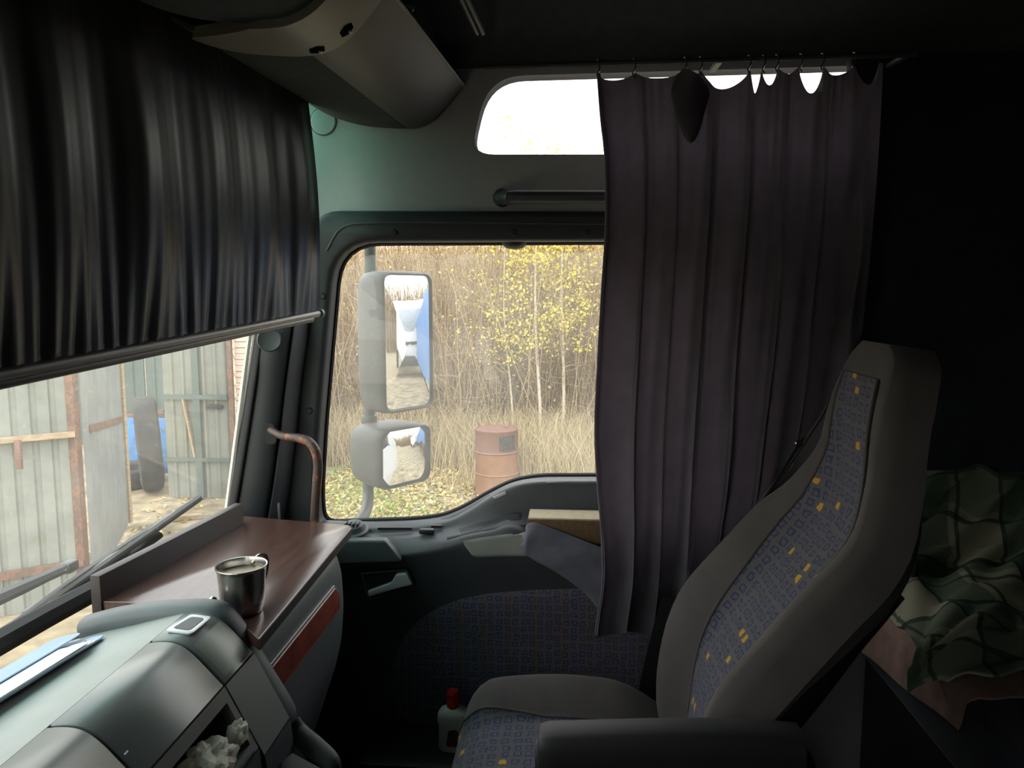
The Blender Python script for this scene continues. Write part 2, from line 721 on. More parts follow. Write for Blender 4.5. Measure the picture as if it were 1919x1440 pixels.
def M_rust(name, paint, rust, th=0.55, scale=9, rough=0.6, metal=0.0):
    m, nt, b, out = nodes_of(name)
    f = noise_fac(nt, scale, 6, rough=0.65)
    nt.links.new(ramp(nt, f, [(th - 0.22, paint), (th - 0.02, tuple(p * 0.8 for p in paint)), (th + 0.03, rust), (th + 0.25, tuple(r * 0.55 for r in rust))]), b.inputs['Base Color'])
    b.inputs['Roughness'].default_value = rough
    b.inputs['Metallic'].default_value = metal
    bump(nt, b, f, 0.2, 0.002)
    return m


mt = {}
mt['plastic'] = M_('dark_grey_plastic', (0.05, 0.057, 0.062), 0.5, var=0.1, bscale=420, bstr=0.2)
mt['plastic_dk'] = M_('charcoal_plastic', (0.026, 0.029, 0.033), 0.55, var=0.1, bscale=420, bstr=0.15)
mt['plastic_mid'] = M_('mid_grey_plastic', (0.075, 0.085, 0.09), 0.5, var=0.08, bscale=420, bstr=0.15)
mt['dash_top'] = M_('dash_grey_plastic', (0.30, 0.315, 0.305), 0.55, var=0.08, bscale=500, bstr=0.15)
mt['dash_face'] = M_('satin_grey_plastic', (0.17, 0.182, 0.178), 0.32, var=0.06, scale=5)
mt['dash_panel'] = M_('greenish_grey_panel', (0.28, 0.285, 0.25), 0.42, var=0.06, scale=5)
mt['rubber'] = M_('black_rubber', (0.018, 0.019, 0.02), 0.65, var=0.1, bscale=300)
mt['black'] = M_('black_plastic', (0.012, 0.013, 0.014), 0.5, var=0.1)
mt['hole'] = M_('unlit_recess', (0.006, 0.006, 0.006), 1.0, var=0.1, spec=0.0)
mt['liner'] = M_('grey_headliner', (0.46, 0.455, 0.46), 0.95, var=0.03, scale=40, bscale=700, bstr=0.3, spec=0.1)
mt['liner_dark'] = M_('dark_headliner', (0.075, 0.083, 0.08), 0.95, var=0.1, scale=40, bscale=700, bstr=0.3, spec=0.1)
mt['console'] = M_('taupe_console_plastic', (0.085, 0.078, 0.068), 0.5, var=0.08, bscale=380)
mt['rib'] = M_('beige_console_trim', (0.21, 0.195, 0.155), 0.45, var=0.06, bscale=380)
mt['shade'] = M_('black_shade_cloth', (0.028, 0.027, 0.026), 0.42, var=0.15, spec=0.6)
mt['alu'] = M_('grey_aluminium', (0.16, 0.155, 0.145), 0.4, metal=0.5, var=0.08)
mt['steel'] = M_('brushed_steel', (0.46, 0.44, 0.41), 0.26, metal=1.0, var=0.1, scale=14, bscale=200, bstr=0.05)
mt['steel_in'] = M_('stained_steel', (0.33, 0.27, 0.2), 0.4, metal=0.8, var=0.2, scale=20)
mt['silver'] = M_('silver_plastic', (0.55, 0.56, 0.58), 0.4, metal=0.2, var=0.05)
mt['laminate'] = M_wood('dark_brown_laminate', (0.045, 0.02, 0.016), (0.10, 0.045, 0.036), 0.25, scale=5, spec=0.8)
mt['lam_edge'] = M_('brown_edge_band', (0.035, 0.024, 0.024), 0.5, var=0.1)
mt['burl'] = M_wood('red_burl_wood', (0.10, 0.018, 0.012), (0.22, 0.05, 0.03), 0.3, scale=22, stretch=(1.5, 1, 1.5))
mt['curtain'] = M_cloth('grey_violet_curtain', (0.150, 0.141, 0.162), transl=0.40)
mt['strap'] = M_cloth('slate_cloth', (0.12, 0.122, 0.15), transl=0.1)
mt['seat_grey'] = M_cloth('grey_velour', (0.078, 0.071, 0.068), transl=0.0, scale=1200, var=0.12, wscale=14)
mt['seat_motif'] = M_motif('seat_motif_cloth', (0.105, 0.105, 0.11), (0.048, 0.053, 0.115), (0.52, 0.30, 0.045), scale=44)
mt['door_motif'] = M_motif('door_motif_cloth', (0.125, 0.12, 0.138), (0.055, 0.058, 0.145), (0.10, 0.075, 0.06), scale=50, stripes=((0.15, 0.12, 0.085), 16.0), accent_th=1.1)
mt['plaid'] = M_plaid('green_plaid_blanket')
mt['sheet'] = M_cloth('pink_sheet', (0.38, 0.24, 0.20), transl=0.0)
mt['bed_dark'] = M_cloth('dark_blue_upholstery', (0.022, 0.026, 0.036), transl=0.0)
mt['white_pl'] = M_('white_bottle_plastic', (0.66, 0.70, 0.64), 0.4, var=0.05)
mt['red_pl'] = M_('red_cap_plastic', (0.50, 0.018, 0.02), 0.35, var=0.08)
mt['bag'] = M_cloth('crumpled_clear_bag', (0.62, 0.58, 0.47), 0.4, transl=0.4, scale=200, wscale=60)
mt['paper'] = M_('white_paper', (0.72, 0.75, 0.82), 0.6, var=0.04)
mt['folder'] = M_('blue_clear_folder', (0.36, 0.47, 0.66), 0.2, var=0.1, scale=8)
mt['card'] = M_('tan_board', (0.42, 0.35, 0.24), 0.9, var=0.12, scale=60)
mt['card_dark'] = M_('brown_board_edge', (0.11, 0.07, 0.03), 0.9, var=0.3, scale=80)
mt['pad_green'] = M_('grey_green_leatherette', (0.27, 0.29, 0.26), 0.6, var=0.12, bscale=300)
mt['green_glass'] = M_('green_bottle_glass', (0.03, 0.16, 0.03), 0.08, var=0.05)
mt['rustrail'] = M_rust('worn_red_brown_paint', (0.075, 0.042, 0.036), (0.30, 0.10, 0.05), 0.57, 30, 0.45)
mt['white_line'] = M_('cream_sealant', (0.75, 0.72, 0.62), 0.6, var=0.06)
mt['cab_paint'] = M_('white_cab_paint', (0.72, 0.73, 0.73), 0.3, var=0.04)
mt['mirror_shell'] = M_('grey_mirror_shell', (0.055, 0.062, 0.062), 0.55, var=0.08)
mt['mirror'] = M_('mirror_glass', (0.72, 0.74, 0.76), 0.015, metal=1.0, var=0.01)
mt['pane_ws'] = M_glass('dusty_windscreen', dust=0.035, speck=0.10, dscale=5)
mt['pane_door'] = M_glass('dusty_door_glass', dust=0.072, dscale=4)
mt['pane_top'] = M_glass('dusty_upper_glass', dust=0.14, dscale=3)
mt['pane_drv'] = M_glass('clear_driver_glass', dust=0.05)
mt['visor'] = M_glass('green_tinted_visor', tint=(0.45, 0.90, 0.80), dust=0.02, dust_col=(0.2, 0.75, 0.55))
mt['corr'] = M_rust('galvanised_sheet', (0.25, 0.27, 0.245), (0.19, 0.20, 0.165), 0.62, 3, 0.5, 0.15)
mt['corr2'] = M_rust('grey_sheet', (0.20, 0.215, 0.19), (0.15, 0.145, 0.12), 0.6, 2, 0.5, 0.15)
mt['zinc'] = M_rust('pale_zinc_sheet', (0.28, 0.305, 0.315), (0.235, 0.255, 0.26), 0.62, 2.5, 0.42, 0.2)
mt['rust'] = M_rust('rusty_steel', (0.15, 0.095, 0.078), (0.20, 0.11, 0.075), 0.5, 12)
mt['plank'] = M_wood('weathered_plank', (0.25, 0.18, 0.11), (0.42, 0.33, 0.22), 0.85, stretch=(2, 2, 9))
mt['blue_sheet'] = M_rust('blue_painted_sheet', (0.06, 0.22, 0.50), (0.04, 0.12, 0.28), 0.6, 4)
mt['tyre'] = M_('tyre_rubber', (0.03, 0.03, 0.032), 0.85, var=0.2)
mt['teal'] = M_('teal_grey_sheet', (0.075, 0.105, 0.10), 0.6, var=0.15, scale=2)
mt['brick'] = M_('pinkish_brick', (0.50, 0.38, 0.32), 0.9, var=0.25, scale=9, bscale=60)
mt['mortar'] = M_('mortar', (0.42, 0.38, 0.33), 0.95, var=0.1)
mt['drum'] = M_rust('rust_red_drum_paint', (0.165, 0.082, 0.062), (0.20, 0.11, 0.07), 0.62, 6, 0.65)
mt['drum_low'] = M_rust('rust_orange_drum_paint', (0.21, 0.095, 0.045), (0.17, 0.08, 0.04), 0.6, 7, 0.7)
mt['plate_blk'] = M_('flaked_black_sticker', (0.035, 0.035, 0.035), 0.7, var=0.9, scale=45)
mt['bark'] = M_rust('birch_bark', (0.50, 0.44, 0.35), (0.14, 0.11, 0.09), 0.62, 26, 0.9)
mt['twig'] = M_island('bare_twigs', [(0.0, (0.17, 0.115, 0.06)), (0.35, (0.30, 0.215, 0.12)), (0.7, (0.40, 0.30, 0.175)), (1.0, (0.50, 0.40, 0.26))])
mt['leaf_y'] = M_island('yellow_leaves', [(0.0, (0.56, 0.44, 0.06)), (0.5, (0.74, 0.60, 0.10)), (0.8, (0.68, 0.64, 0.18)), (1.0, (0.48, 0.52, 0.12))], transl=0.35)
mt['leaf_b'] = M_island('dry_brown_leaves', [(0.0, (0.24, 0.15, 0.07)), (0.5, (0.42, 0.29, 0.13)), (0.85, (0.56, 0.42, 0.19)), (1.0, (0.60, 0.50, 0.16))], transl=0.25)
mt['litter'] = M_island('fallen_leaves', [(0.0, (0.20, 0.14, 0.05)), (0.35, (0.38, 0.28, 0.11)), (0.7, (0.54, 0.43, 0.17)), (0.9, (0.56, 0.48, 0.26)), (1.0, (0.32, 0.36, 0.10))], transl=0.1)
mt['hay'] = M_island('dry_grass', [(0.0, (0.36, 0.28, 0.15)), (0.5, (0.55, 0.45, 0.27)), (1.0, (0.68, 0.58, 0.38))], transl=0.2)
mt['grass'] = M_island('green_grass', [(0.0, (0.16, 0.26, 0.04)), (0.6, (0.30, 0.40, 0.09)), (1.0, (0.46, 0.50, 0.18))], transl=0.25)
mt['soil'] = M_('leafy_soil', (0.25, 0.205, 0.13), 0.95, var=0.45, scale=3.5, bscale=12, bstr=0.4, bdist=0.03)
mt['bank'] = M_('thicket_bank', (0.30, 0.24, 0.16), 0.95, var=0.5, scale=2.2, bscale=6, bstr=0.6, bdist=0.1)
mt['truck_white'] = M_('white_truck_paint', (0.72, 0.74, 0.76), 0.35, var=0.03)
mt['truck_glass'] = M_('pale_truck_windscreen', (0.42, 0.47, 0.52), 0.15, var=0.1)
mt['trailer_blue'] = M_('blue_trailer_cloth', (0.10, 0.22, 0.46), 0.5, var=0.12, scale=1.5)

# ------------------------------------------------------------------ the cab shell
YD = 1.85           # inner face of the passenger side
YL = -0.52          # inner face of the driver's side
XR = 1.28           # rear wall
ZF, ZC = 1.42, 3.55  # cab floor and roof


def wsx(Y, Z):
    """windscreen surface: raked and bowed"""
    return -0.728 - 0.174 * (2.616 - Z) - 0.10 * (1 - ((Y - 0.65) / 1.11) ** 2)


def UW(px, py, off=0.0):
    """pixel on the windscreen surface, off metres outside it"""
    X = -0.8
    for _ in range(30):
        p = U(px, py, X=X)
        X = wsx(p.y, p.z) - off
    return U(px, py, X=X)


floor = box('floor', (0.2, 0.67, ZF - 0.03), (2.3, 2.5, 0.06), mt['black'])
tag(floor, kind='structure')
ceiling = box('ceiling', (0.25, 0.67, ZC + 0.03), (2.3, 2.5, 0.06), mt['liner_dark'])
tag(ceiling, kind='structure')
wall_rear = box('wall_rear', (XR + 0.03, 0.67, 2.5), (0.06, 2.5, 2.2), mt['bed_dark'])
tag(wall_rear, kind='structure')
wall_front = box('wall_front', (-0.80, 0.67, 1.76), (0.05, 2.42, 0.74), mt['black'])
tag(wall_front, kind='structure')

# passenger side: one panel with the upper window and the door opening
up_hole = round_poly(px2([(861, 306), (903, 127), (1664, 104), (1668, 306)], YD), [0.085, 0.10, 0.03, 0.03], 8)
door_hole = px2([(604, 440), (650, 412), (1440, 412), (1440, 1500), (480, 1500), (530, 860), (575, 600)], YD)
outer = [(-0.82, ZF - 0.05), (XR, ZF - 0.05), (XR, ZC), (-0.62, ZC), (-0.63, 3.1)]
wall_right = plate('wall_right', outer, [up_hole, door_hole], 0.05, mt['liner'], origin=(0, YD + 0.025, 0), bevel=0.020, res=4)
tag(wall_right, kind='structure')
# outer skin of the cab, passenger side, and its rear shell
skin_h1 = round_poly(px2([(840, 322), (880, 106), (1684, 84), (1690, 322)], YD), 0.06, 4)
skin_h2 = px2([(585, 440), (650, 400), (1450, 400), (1450, 985), (560, 1000), (585, 700)], YD)
skin = plate('cab_skin', [(-0.84, 1.0), (XR + 0.1, 1.0), (XR + 0.1, ZC + 0.1), (-0.64, ZC + 0.1)], [skin_h1, skin_h2], 0.03, mt['cab_paint'], wall_right, origin=(0, YD + 0.085, 0), bevel=0.006)
# driver's side, out of view, with a narrow window added to light the cab
dl = [(-0.82, ZF - 0.05), (XR, ZF - 0.05), (XR, ZC), (-0.62, ZC)]
dh = round_poly([(-0.64, 2.30), (-0.47, 2.30), (-0.47, 2.84), (-0.60, 2.84)], 0.03, 4)
wall_left = plate('wall_left', dl, [dh], 0.05, mt['liner'], origin=(0, YL - 0.025, 0), bevel=0.008)
tag(wall_left, kind='structure')

# roof cove above the curtain rail
cv = []
for Yk, dpy in ((1.80, 0), (1.80, -14), (1.775, -40), (1.70, -80), (1.60, -130), (1.42, -170), (1.2, -200)):
    row = []
    for pxx in (820, 900, 1000, 1130, 1300, 1500, 1700, 1919):
        base = U(pxx, 128 - (pxx - 900) * 0.033, Y=1.80)
        row.append((base.x, Yk, min(base.z + (-dpy) / 1441 * 1.9, ZC + 0.01)))
    cv.append(row)
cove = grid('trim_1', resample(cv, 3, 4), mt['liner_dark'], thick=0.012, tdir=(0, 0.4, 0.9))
tag(cove, kind='structure')

# upper side window
w2 = empty('window_2', U(1270, 299, Y=YD), kind='structure')
plate('window_pane', round_poly(px2([(846, 318), (888, 112), (1680, 90), (1684, 318)], YD), 0.05, 6), [], 0.005, mt['pane_top'], w2, origin=(0, YD + 0.055, 0))
in2 = round_poly(px2([(858, 307), (900, 124), (1666, 101), (1670, 307)], YD), [0.085, 0.10, 0.03, 0.03], 8)
ou2 = round_poly(px2([(846, 318), (888, 112), (1680, 90), (1684, 318)], YD), [0.09, 0.1, 0.04, 0.04], 8)
plate('window_seal', ou2, [in2], 0.02, mt['plastic_mid'], w2, origin=(0, YD + 0.035, 0), bevel=0.007)

# windscreen
ws = empty('window_1', (wsx(0.6, 2.12), 0.6, 2.12), kind='structure')
rows = []
for Z in np.linspace(2.06, 3.22, 12):
    rows.append([(wsx(Y, Z), Y, Z) for Y in np.linspace(-0.48, 1.765, 24)])
grid('windscreen_glass', rows, mt['pane_ws'], ws, thick=0.006, tdir=(-1, 0, 0))
tube('windscreen_seal', [(wsx(1.755, Z) + 0.012, 1.762, Z) for Z in np.linspace(2.08, 3.2, 10)], 0.013, mt['rubber'], ws, sides=8)
tube('edge_sealant', [(wsx(1.735, Z) - 0.008, 1.737, Z) for Z in np.linspace(2.08, 3.2, 10)], 0.006, mt['white_line'], ws, sides=6)
tube('cowl_seal', [(wsx(Y, 2.18) + 0.015, Y, 2.165) for Y in np.linspace(-0.48, 1.77, 12)], 0.02, mt['rubber'], ws, sides=8)
tube('header_seal', [(wsx(Y, 3.2) + 0.01, Y, 3.21) for Y in np.linspace(-0.48, 1.77, 12)], 0.03, mt['rubber'], ws, sides=8)

# header above the windscreen, up to the roof
rows = [[(wsx(Y, 3.2) - 0.02, Y, 3.2) for Y in np.linspace(-0.54, 1.9, 10)], [(-0.66, Y, 3.6) for Y in np.linspace(-0.54, 1.9, 10)]]
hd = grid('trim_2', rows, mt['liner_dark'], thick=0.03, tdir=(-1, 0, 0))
tag(hd, kind='structure')

# A-pillar trim, with its round cap
pl = []
for py_, l, r in ((445, 500, 596), (520, 490, 588), (620, 478, 573), (720, 463, 560), (800, 450, 552), (900, 433, 540), (975, 420, 528), (1100, 402, 505), (1300, 380, 480)):
    row = []
    for fr_, Yk in ((0.0, 1.80), (0.05, 1.745), (0.2, 1.735), (0.45, 1.735), (0.7, 1.75), (0.74, 1.775), (0.78, 1.752), (1.0, 1.80), (1.12, 1.845)):
        if py_ < 560:
            Yk = max(Yk, 1.826 + 0.01 * fr_)
        row.append(tuple(U(l + (r - l) * fr_, py_, Y=Yk)))
    pl.append(row)
pillar = empty('trim_3', U(470, 1000, Y=1.78), kind='structure')
grid('pillar_panel', resample(pl, 3, 4), mt['plastic_dk'], pillar, thick=0.012, tdir=(-0.3, 0.8, 0))
pe = []
for py_, l, r in ((445, 500, 596), (520, 490, 588), (620, 478, 573), (720, 463, 560), (800, 450, 552), (900, 433, 540), (975, 420, 528), (1100, 402, 505)):
    pe.append([tuple(U(l + (r - l) * fr_ - 3, py_, Y=Yk)) for fr_, Yk in ((0.0, 1.79), (0.04, 1.738), (0.12, 1.728), (0.2, 1.729), (0.24, 1.742))])
grid('pillar_edge', resample(pe, 3, 4), mt['rubber'], pillar, thick=0.004, tdir=(0, 1, 0))
pc = U(505, 637, Y=1.731)
lathe('pillar_cap', [(0.028, -0.004), (0.028, 0.005), (0.025, 0.009), (0.022, 0.0075), (0.0, 0.0085)], pc, mt['plastic'], pillar, axis=(0.25, -1, 0))
sl = U(506, 812, Y=1.7245)
plate('rail_slot', round_poly([(-0.013, -0.026), (0.012, -0.026), (0.012, 0.024), (-0.013, 0.024)], 0.011, 5), [], 0.006, mt['black'], pillar, origin=sl, ex=(1, 0.18, 0.05), ey=(-0.14, 0, 1))
box('pillar_clip', U(523, 962, Y=1.735), (0.004, 0.008, 0.05), mt['plastic_mid'], pillar, bevel=0.0015)

# plug in the side panel
lathe('panel_plug', [(0.0305, -0.003), (0.0305, 0.0015), (0.0285, 0.003), (0.0, 0.0036)], U(606, 228, Y=YD - 0.001), mt['liner'], wall_right, axis=(0, -1, 0))
lathe('plug_groove', [(0.0325, -0.003), (0.0325, 0.0006), (0.030, 0.0008), (0.030, -0.003)], U(606, 228, Y=YD - 0.001), mt['black'], wall_right, axis=(0, -1, 0))

# ------------------------------------------------------------------ passenger door
door = empty('door_1', (0.1, YD, ZF), kind='structure')
win = round_poly(px2([(602, 985), (597, 930), (604, 800), (618, 640), (634, 455), (1340, 452), (1340, 896), (1010, 897), (960, 906), (915, 928), (870, 955), (830, 972), (780, 979)], YD),
                 [0.06, 0.05, 0.05, 0.05, 0.10, 0.05, 0.02, 0.03, 0.03, 0.03, 0.03, 0.03, 0.03], 6)
dout = round_poly(px2([(480, 1480), (528, 900), (548, 800), (570, 640), (590, 520), (588, 396), (1450, 398), (1450, 1480)], YD), [0.02, 0.05, 0.05, 0.05, 0.05, 0.12, 0.05, 0.02], 6)
plate('door_frame', dout, [win], 0.06, mt['plastic_dk'], door, origin=(0, YD + 0.003, 0), bevel=0.016, res=3)
# rubber lip round the opening
wr = [(x, z) for x, z in win]
tube('window_seal', [(x, YD + 0.03, z) for x, z in wr] + [(wr[0][0], YD + 0.03, wr[0][1])], 0.0065, mt['rubber'], door, sides=6, cap=False)
gl = round_poly(px2([(598, 1000), (600, 860), (640, 478), (1345, 470), (1345, 1000)], YD + 0.04), [0.02, 0.1, 0.09, 0.02, 0.02], 8)
pane = plate('window_pane', gl, [], 0.005, mt['pane_door'], door, origin=(0, YD + 0.05, 0), bevel=0.001)
for k, (sx_, sy_) in enumerate(((604, 555), (580, 770), (738, 436), (962, 436), (1100, 436))):
    lathe('screw_cap', [(0.008, -0.002), (0.008, 0.001), (0.006, 0.003), (0.0, 0.002)], U(sx_, sy_, Y=YD - 0.028), mt['black'], door, seg=12, axis=(0, -1, 0))
tube('trim_seam', [U(a, b, Y=YD - 0.028) for a, b in ((612, 470), (640, 428), (700, 418), (900, 418), (1140, 420))], 0.0025, mt['plastic_mid'], door, sides=6, smoothn=4)
lathe('roof_sensor', [(0.033, 0.006), (0.033, 0.0), (0.030, -0.009), (0.020, -0.017), (0.0, -0.021)], U(964, 452, Y=YD + 0.03), mt['black'], door, axis=(0, 0, 1))

# lower trim: sill, arm ledge, face
DC = [520, 640, 700, 760, 830, 870, 920, 960, 1010, 1120, 1250, 1440]
DR = [
    ([975, 981, 982, 981, 974, 958, 928, 908, 900, 899, 899, 899], 1.835),
    ([985, 991, 991, 990, 981, 965, 936, 918, 909, 907, 907, 907], 1.812),
    ([996, 1001, 1001, 999, 992, 980, 962, 956, 954, 952, 952, 952], 1.80),
    ([1004, 1010, 1010, 1007, 1002, 995, 984, 974, 985, 990, 990, 990], 1.775),
    ([1036, 1040, 1042, 1037, 1024, 1012, 1003, 996, 1016, 1022, 1022, 1022], 1.735),
    ([1052, 1056, 1056, 1055, 1052, 1050, 1048, 1047, 1050, 1052, 1052, 1052], 1.742),
    ([1100] * 12, 1.762),
    ([1200] * 12, 1.782),
    ([1330] * 12, 1.782),
    ([1440] * 12, 1.76),
    ([1560] * 12, 1.74),
]


def doorY(px, py):
    pys = [np.interp(px, DC, r[0]) for r in DR]
    return float(np.interp(py, pys, [r[1] for r in DR]))


ctrl = [[tuple(U(c, r[0][i], Y=r[1])) for i, c in enumerate(DC)] for r in DR]
grid('door_trim', resample(ctrl, 4, 4), mt['plastic'], door, thick=0.02, tdir=(0, 1, 0))


def patch(name, outline, mat, parent, off=0.004, rings=8, n=4, Yf=doorY, bulge=0.0):
    """a shaped piece lying on the door trim, off metres proud of it"""
    ol = [tuple(p) for p in crom(outline, n, closed=True)]
    c = np.mean(np.array(ol), axis=0)
    verts, uvs, faces = [], [], []
    m = len(ol)
    for k in range(rings + 2):
        if k <= rings:
            s = max(k / rings, 0.0)
        else:
            s = 1.006
        for p in ol:
            q = c + (np.array(p) - c) * s
            y = Yf(q[0], q[1]) - off * (1.0 if k <= rings else -0.8) - bulge * (1 - s ** 4)
            if k == rings:
                y += off * 0.4
            w = U(q[0], q[1], Y=y)
            verts.append(tuple(w))
            uvs.append((w.x, w.z))
    for k in range(rings + 1):
        for j in range(m):
            if k == 0:
                faces.append((j, m + j, m + (j + 1) % m))
            else:
                faces.append((k * m + j, k * m + (j + 1) % m, (k + 1) * m + (j + 1) % m, (k + 1) * m + j))
    return pyd(name, verts, faces, mat, parent, 50, uvs)


ins = patch('fabric_insert', [(735, 1300), (742, 1230), (770, 1178), (820, 1141), (885, 1119), (965, 1109), (1060, 1105), (1110, 1106), (1165, 1125), (1215, 1160), (1225, 1230), (1220, 1340), (1100, 1385), (900, 1385), (765, 1365)], mt['door_motif'], door, 0.006, 14, bulge=0.004)
ins['label'] = 'dark blue patterned fabric insert'
patch('storage_pad', [(868, 1017), (880, 1012), (930, 1004), (1000, 998), (1004, 1020), (1000, 1042), (940, 1044), (893, 1045), (880, 1035)], mt['pad_green'], door, 0.006, 5, 3)
patch('arm_scoop', [(862, 996), (868, 985), (920, 972), (968, 961), (974, 968), (970, 976), (915, 987), (872, 1000)], mt['black'], door, 0.002, 4, 3)
tube('arm_ridge', [U(a, b, Y=doorY(a, b) - 0.003) for a, b in ((838, 1010), (865, 1004), (900, 996), (940, 989), (985, 984))], 0.004, mt['plastic_mid'], door, sides=6, smoothn=3)
# dark slab in front of the sill
plate('speaker_cover', round_poly(px2([(560, 1012), (722, 1012), (752, 1048), (752, 1053), (560, 1060)], 1.72), 0.006, 3), [], 0.03, mt['plastic'], door, origin=(0, 1.728, 0), bevel=0.005)
# sill knob
kb = U(663, 994, Y=1.785)
knob = lathe('vent_knob', [(0.036, -0.004), (0.036, 0.002), (0.030, 0.005), (0.028, 0.004), (0.024, 0.016), (0.014, 0.021), (0.0, 0.022)], kb, mt['plastic_mid'], door, axis=(0, -0.25, 1))
for k in range(4):
    box('knob_fin', kb + V(-0.015 + 0.01 * k, -0.012, 0.019), (0.004, 0.024, 0.008), mt['black'], knob, bevel=0.001)
box('sill_switch', U(800, 996, Y=1.78), (0.036, 0.016, 0.012), mt['black'], door, bevel=0.003)
for a0, a1, b_ in ((708, 772, 991), (808, 828, 987)):
    obox('sill_slot', U(a0, b_, Y=1.80), U(a1, b_, Y=1.80), 0.006, 0.006, mt['black'], door)
patch('sill_lid', [(742, 1007), (760, 1003), (795, 1003), (815, 1008), (815, 1018), (790, 1022), (755, 1022), (740, 1017)], mt['plastic_mid'], door, 0.0012, 4, 3)
# door opener in its recess
rc_o = round_poly(px2([(674, 1073), (764, 1066), (778, 1099), (690, 1128)], 1.74), 0.008, 4)
rc_i = round_poly(px2([(680, 1077), (761, 1071), (772, 1097), (694, 1122)], 1.74), 0.006, 4)
plate('opener_frame', rc_o, [rc_i], 0.012, mt['plastic'], door, origin=(0, 1.742, 0), bevel=0.004)
plate('opener_recess', rc_i, [], 0.004, mt['black'], door, origin=(0, 1.745, 0))
hn = plate('opener_handle', round_poly(px2([(689, 1107), (734, 1091), (743, 1075), (762, 1073), (774, 1096), (742, 1104), (692, 1119)], 1.732), 0.005, 4), [], 0.014, mt['silver'], door, origin=(0, 1.733, 0), bevel=0.004)
hn['label'] = 'silver door opener handle'
# pocket along the door foot
bk = box('door_pocket', (0.0, 1.66, 1.545), (0.95, 0.16, 0.22), mt['black'], door, bevel=0.02)
# pale strips in the sill trim
for a0, a1, b0, b1 in ((1024, 1060, 906, 905), (925, 948, 934, 924)):
    obox('sill_strip', U(a0, b0, Y=doorY(a0, b0) - 0.002), U(a1, b1, Y=doorY(a1, b1) - 0.002), 0.004, 0.006, mt['silver'], door)

# ------------------------------------------------------------------ grab handle above the door
a, b_ = U(948, 371, Y=1.80), U(1300, 371, Y=1.80)
gpts = [U(936, 371, Y=1.845), U(944, 371, Y=1.825), a + V(0.015, -0.01, 0), a + V(0.05, -0.018, 0), b_ + V(-0.05, -0.018, 0), b_ + V(-0.015, -0.01, 0), b_ + V(0.01, 0.025, 0), b_ + V(0.02, 0.045, 0)]
gh = tube('grab_handle', gpts, [0.016, 0.017, 0.016, 0.0145, 0.0145, 0.016, 0.017, 0.016], mt['plastic'], wall_right, sides=14, smoothn=4)
for p in (U(940, 371, Y=1.842), b_ + V(0.016, 0.042, 0)):
    lathe('mount', [(0.021, -0.008), (0.021, 0.004), (0.017, 0.012), (0.0, 0.014)], p, mt['plastic'], gh, axis=(0, -1, 0), seg=20, sy=1.0)

# ------------------------------------------------------------------ bent grab rail on the pillar
gr = empty('grab_rail', U(590, 985, Y=1.68), 'bent red-brown grab pipe with flaking paint beside the A-pillar', 'grab rail')
pts = [U(503, 803, Y=1.745), U(510, 808, Y=1.722), U(530, 818, Y=1.70), U(556, 821, Y=1.685), U(578, 828, Y=1.675), U(591, 845, Y=1.67), U(596, 870, Y=1.67), U(594, 905, Y=1.67), U(591, 950, Y=1.67), U(588, 1010, Y=1.67), U(585, 1060, Y=1.67)]
tube('pipe', pts, [0.010, 0.0085, 0.0105, 0.011, 0.011, 0.0105, 0.0105], mt['rustrail'], gr, sides=14, smoothn=5)
lathe('collar', [(0.016, -0.006), (0.016, 0.004), (0.012, 0.008), (0.010, 0.008)], U(588, 1000, Y=1.67), mt['rubber'], gr, seg=18)

# ------------------------------------------------------------------ overhead console
DT = 0.068
PROF = [(548, 168), (575, 190), (605, 210), (645, 226), (690, 236), (740, 240), (765, 240), (790, 236), (815, 222), (840, 195), (868, 160)]
prof = [U(p[0], p[1], Y=1.84) for p in PROF]
prof = [np.array((p.x, p.z)) for p in prof]


def cons(i0, i1, Y0, Y1, name, mat, off=0.0, parent=None, th=0.008, n=5, taper=False):
    seg = crom(prof, n)
    seg = seg[int(i0 * n):int(i1 * n) + 1]
    tn = np.gradient(np.array(seg), axis=0)
    tn /= np.linalg.norm(tn, axis=1, keepdims=True)
    nr = np.stack([tn[:, 1], -tn[:, 0]], axis=1)
    rows = []
    for Y in (Y0, (Y0 + Y1) / 2, Y1):
        row_ = []
        for q_, (p, q) in enumerate(zip(seg, nr)):
            Yq = Y
            if taper:      # the rib runs out to a point towards the windscreen
                Yq = Y1 - (Y1 - Y) * min(1.0, (q_ + 0.4) / 13.0) ** 0.7
            row_.append((p[0] + q[0] * off - DT * (1.84 - Yq), Yq, p[1] + q[1] * off))
        rows.append(row_)
    N = [[(-q[0] * th, 0, -q[1] * th) for q in nr]] * 3
    inner = [[tuple(np.array(a) + np.array(b)) for a, b in zip(r, m)] for r, m in zip(rows, N)]
    loop = [r + m[::-1] for r, m in zip(rows, inner)]
    return grid(name, loop, mat, parent, closed_u=True, caps=True, smooth=50)


oc = empty('overhead_console', (-0.4, 1.2, 3.09), 'dark overhead storage console with an open shelf above the windscreen', 'console')
cons(0, 6, 1.235, 1.845, 'under_panel', mt['liner_dark'], parent=oc)
cons(6, 10, 1.235, 1.845, 'lip_panel', mt['console'], off=0.002, parent=oc)
cons(0, 10, -0.5, 1.13, 'centre_panel', mt['liner_dark'], off=0.0, parent=oc)
rb = cons(2.6, 10, 1.115, 1.245, 'rib', mt['rib'], off=0.012, parent=oc, th=0.018, taper=True)
rb['label'] = 'beige curved rib with two latch holes'
# lip edge line: the edge highlight put into a lighter beige
e = prof[10]
tube('lip_edge', [(e[0] - DT * (1.84 - Y), Y, e[1]) for Y in (1.24, 1.5, 1.845)], 0.004, mt['rib'], oc, sides=8)
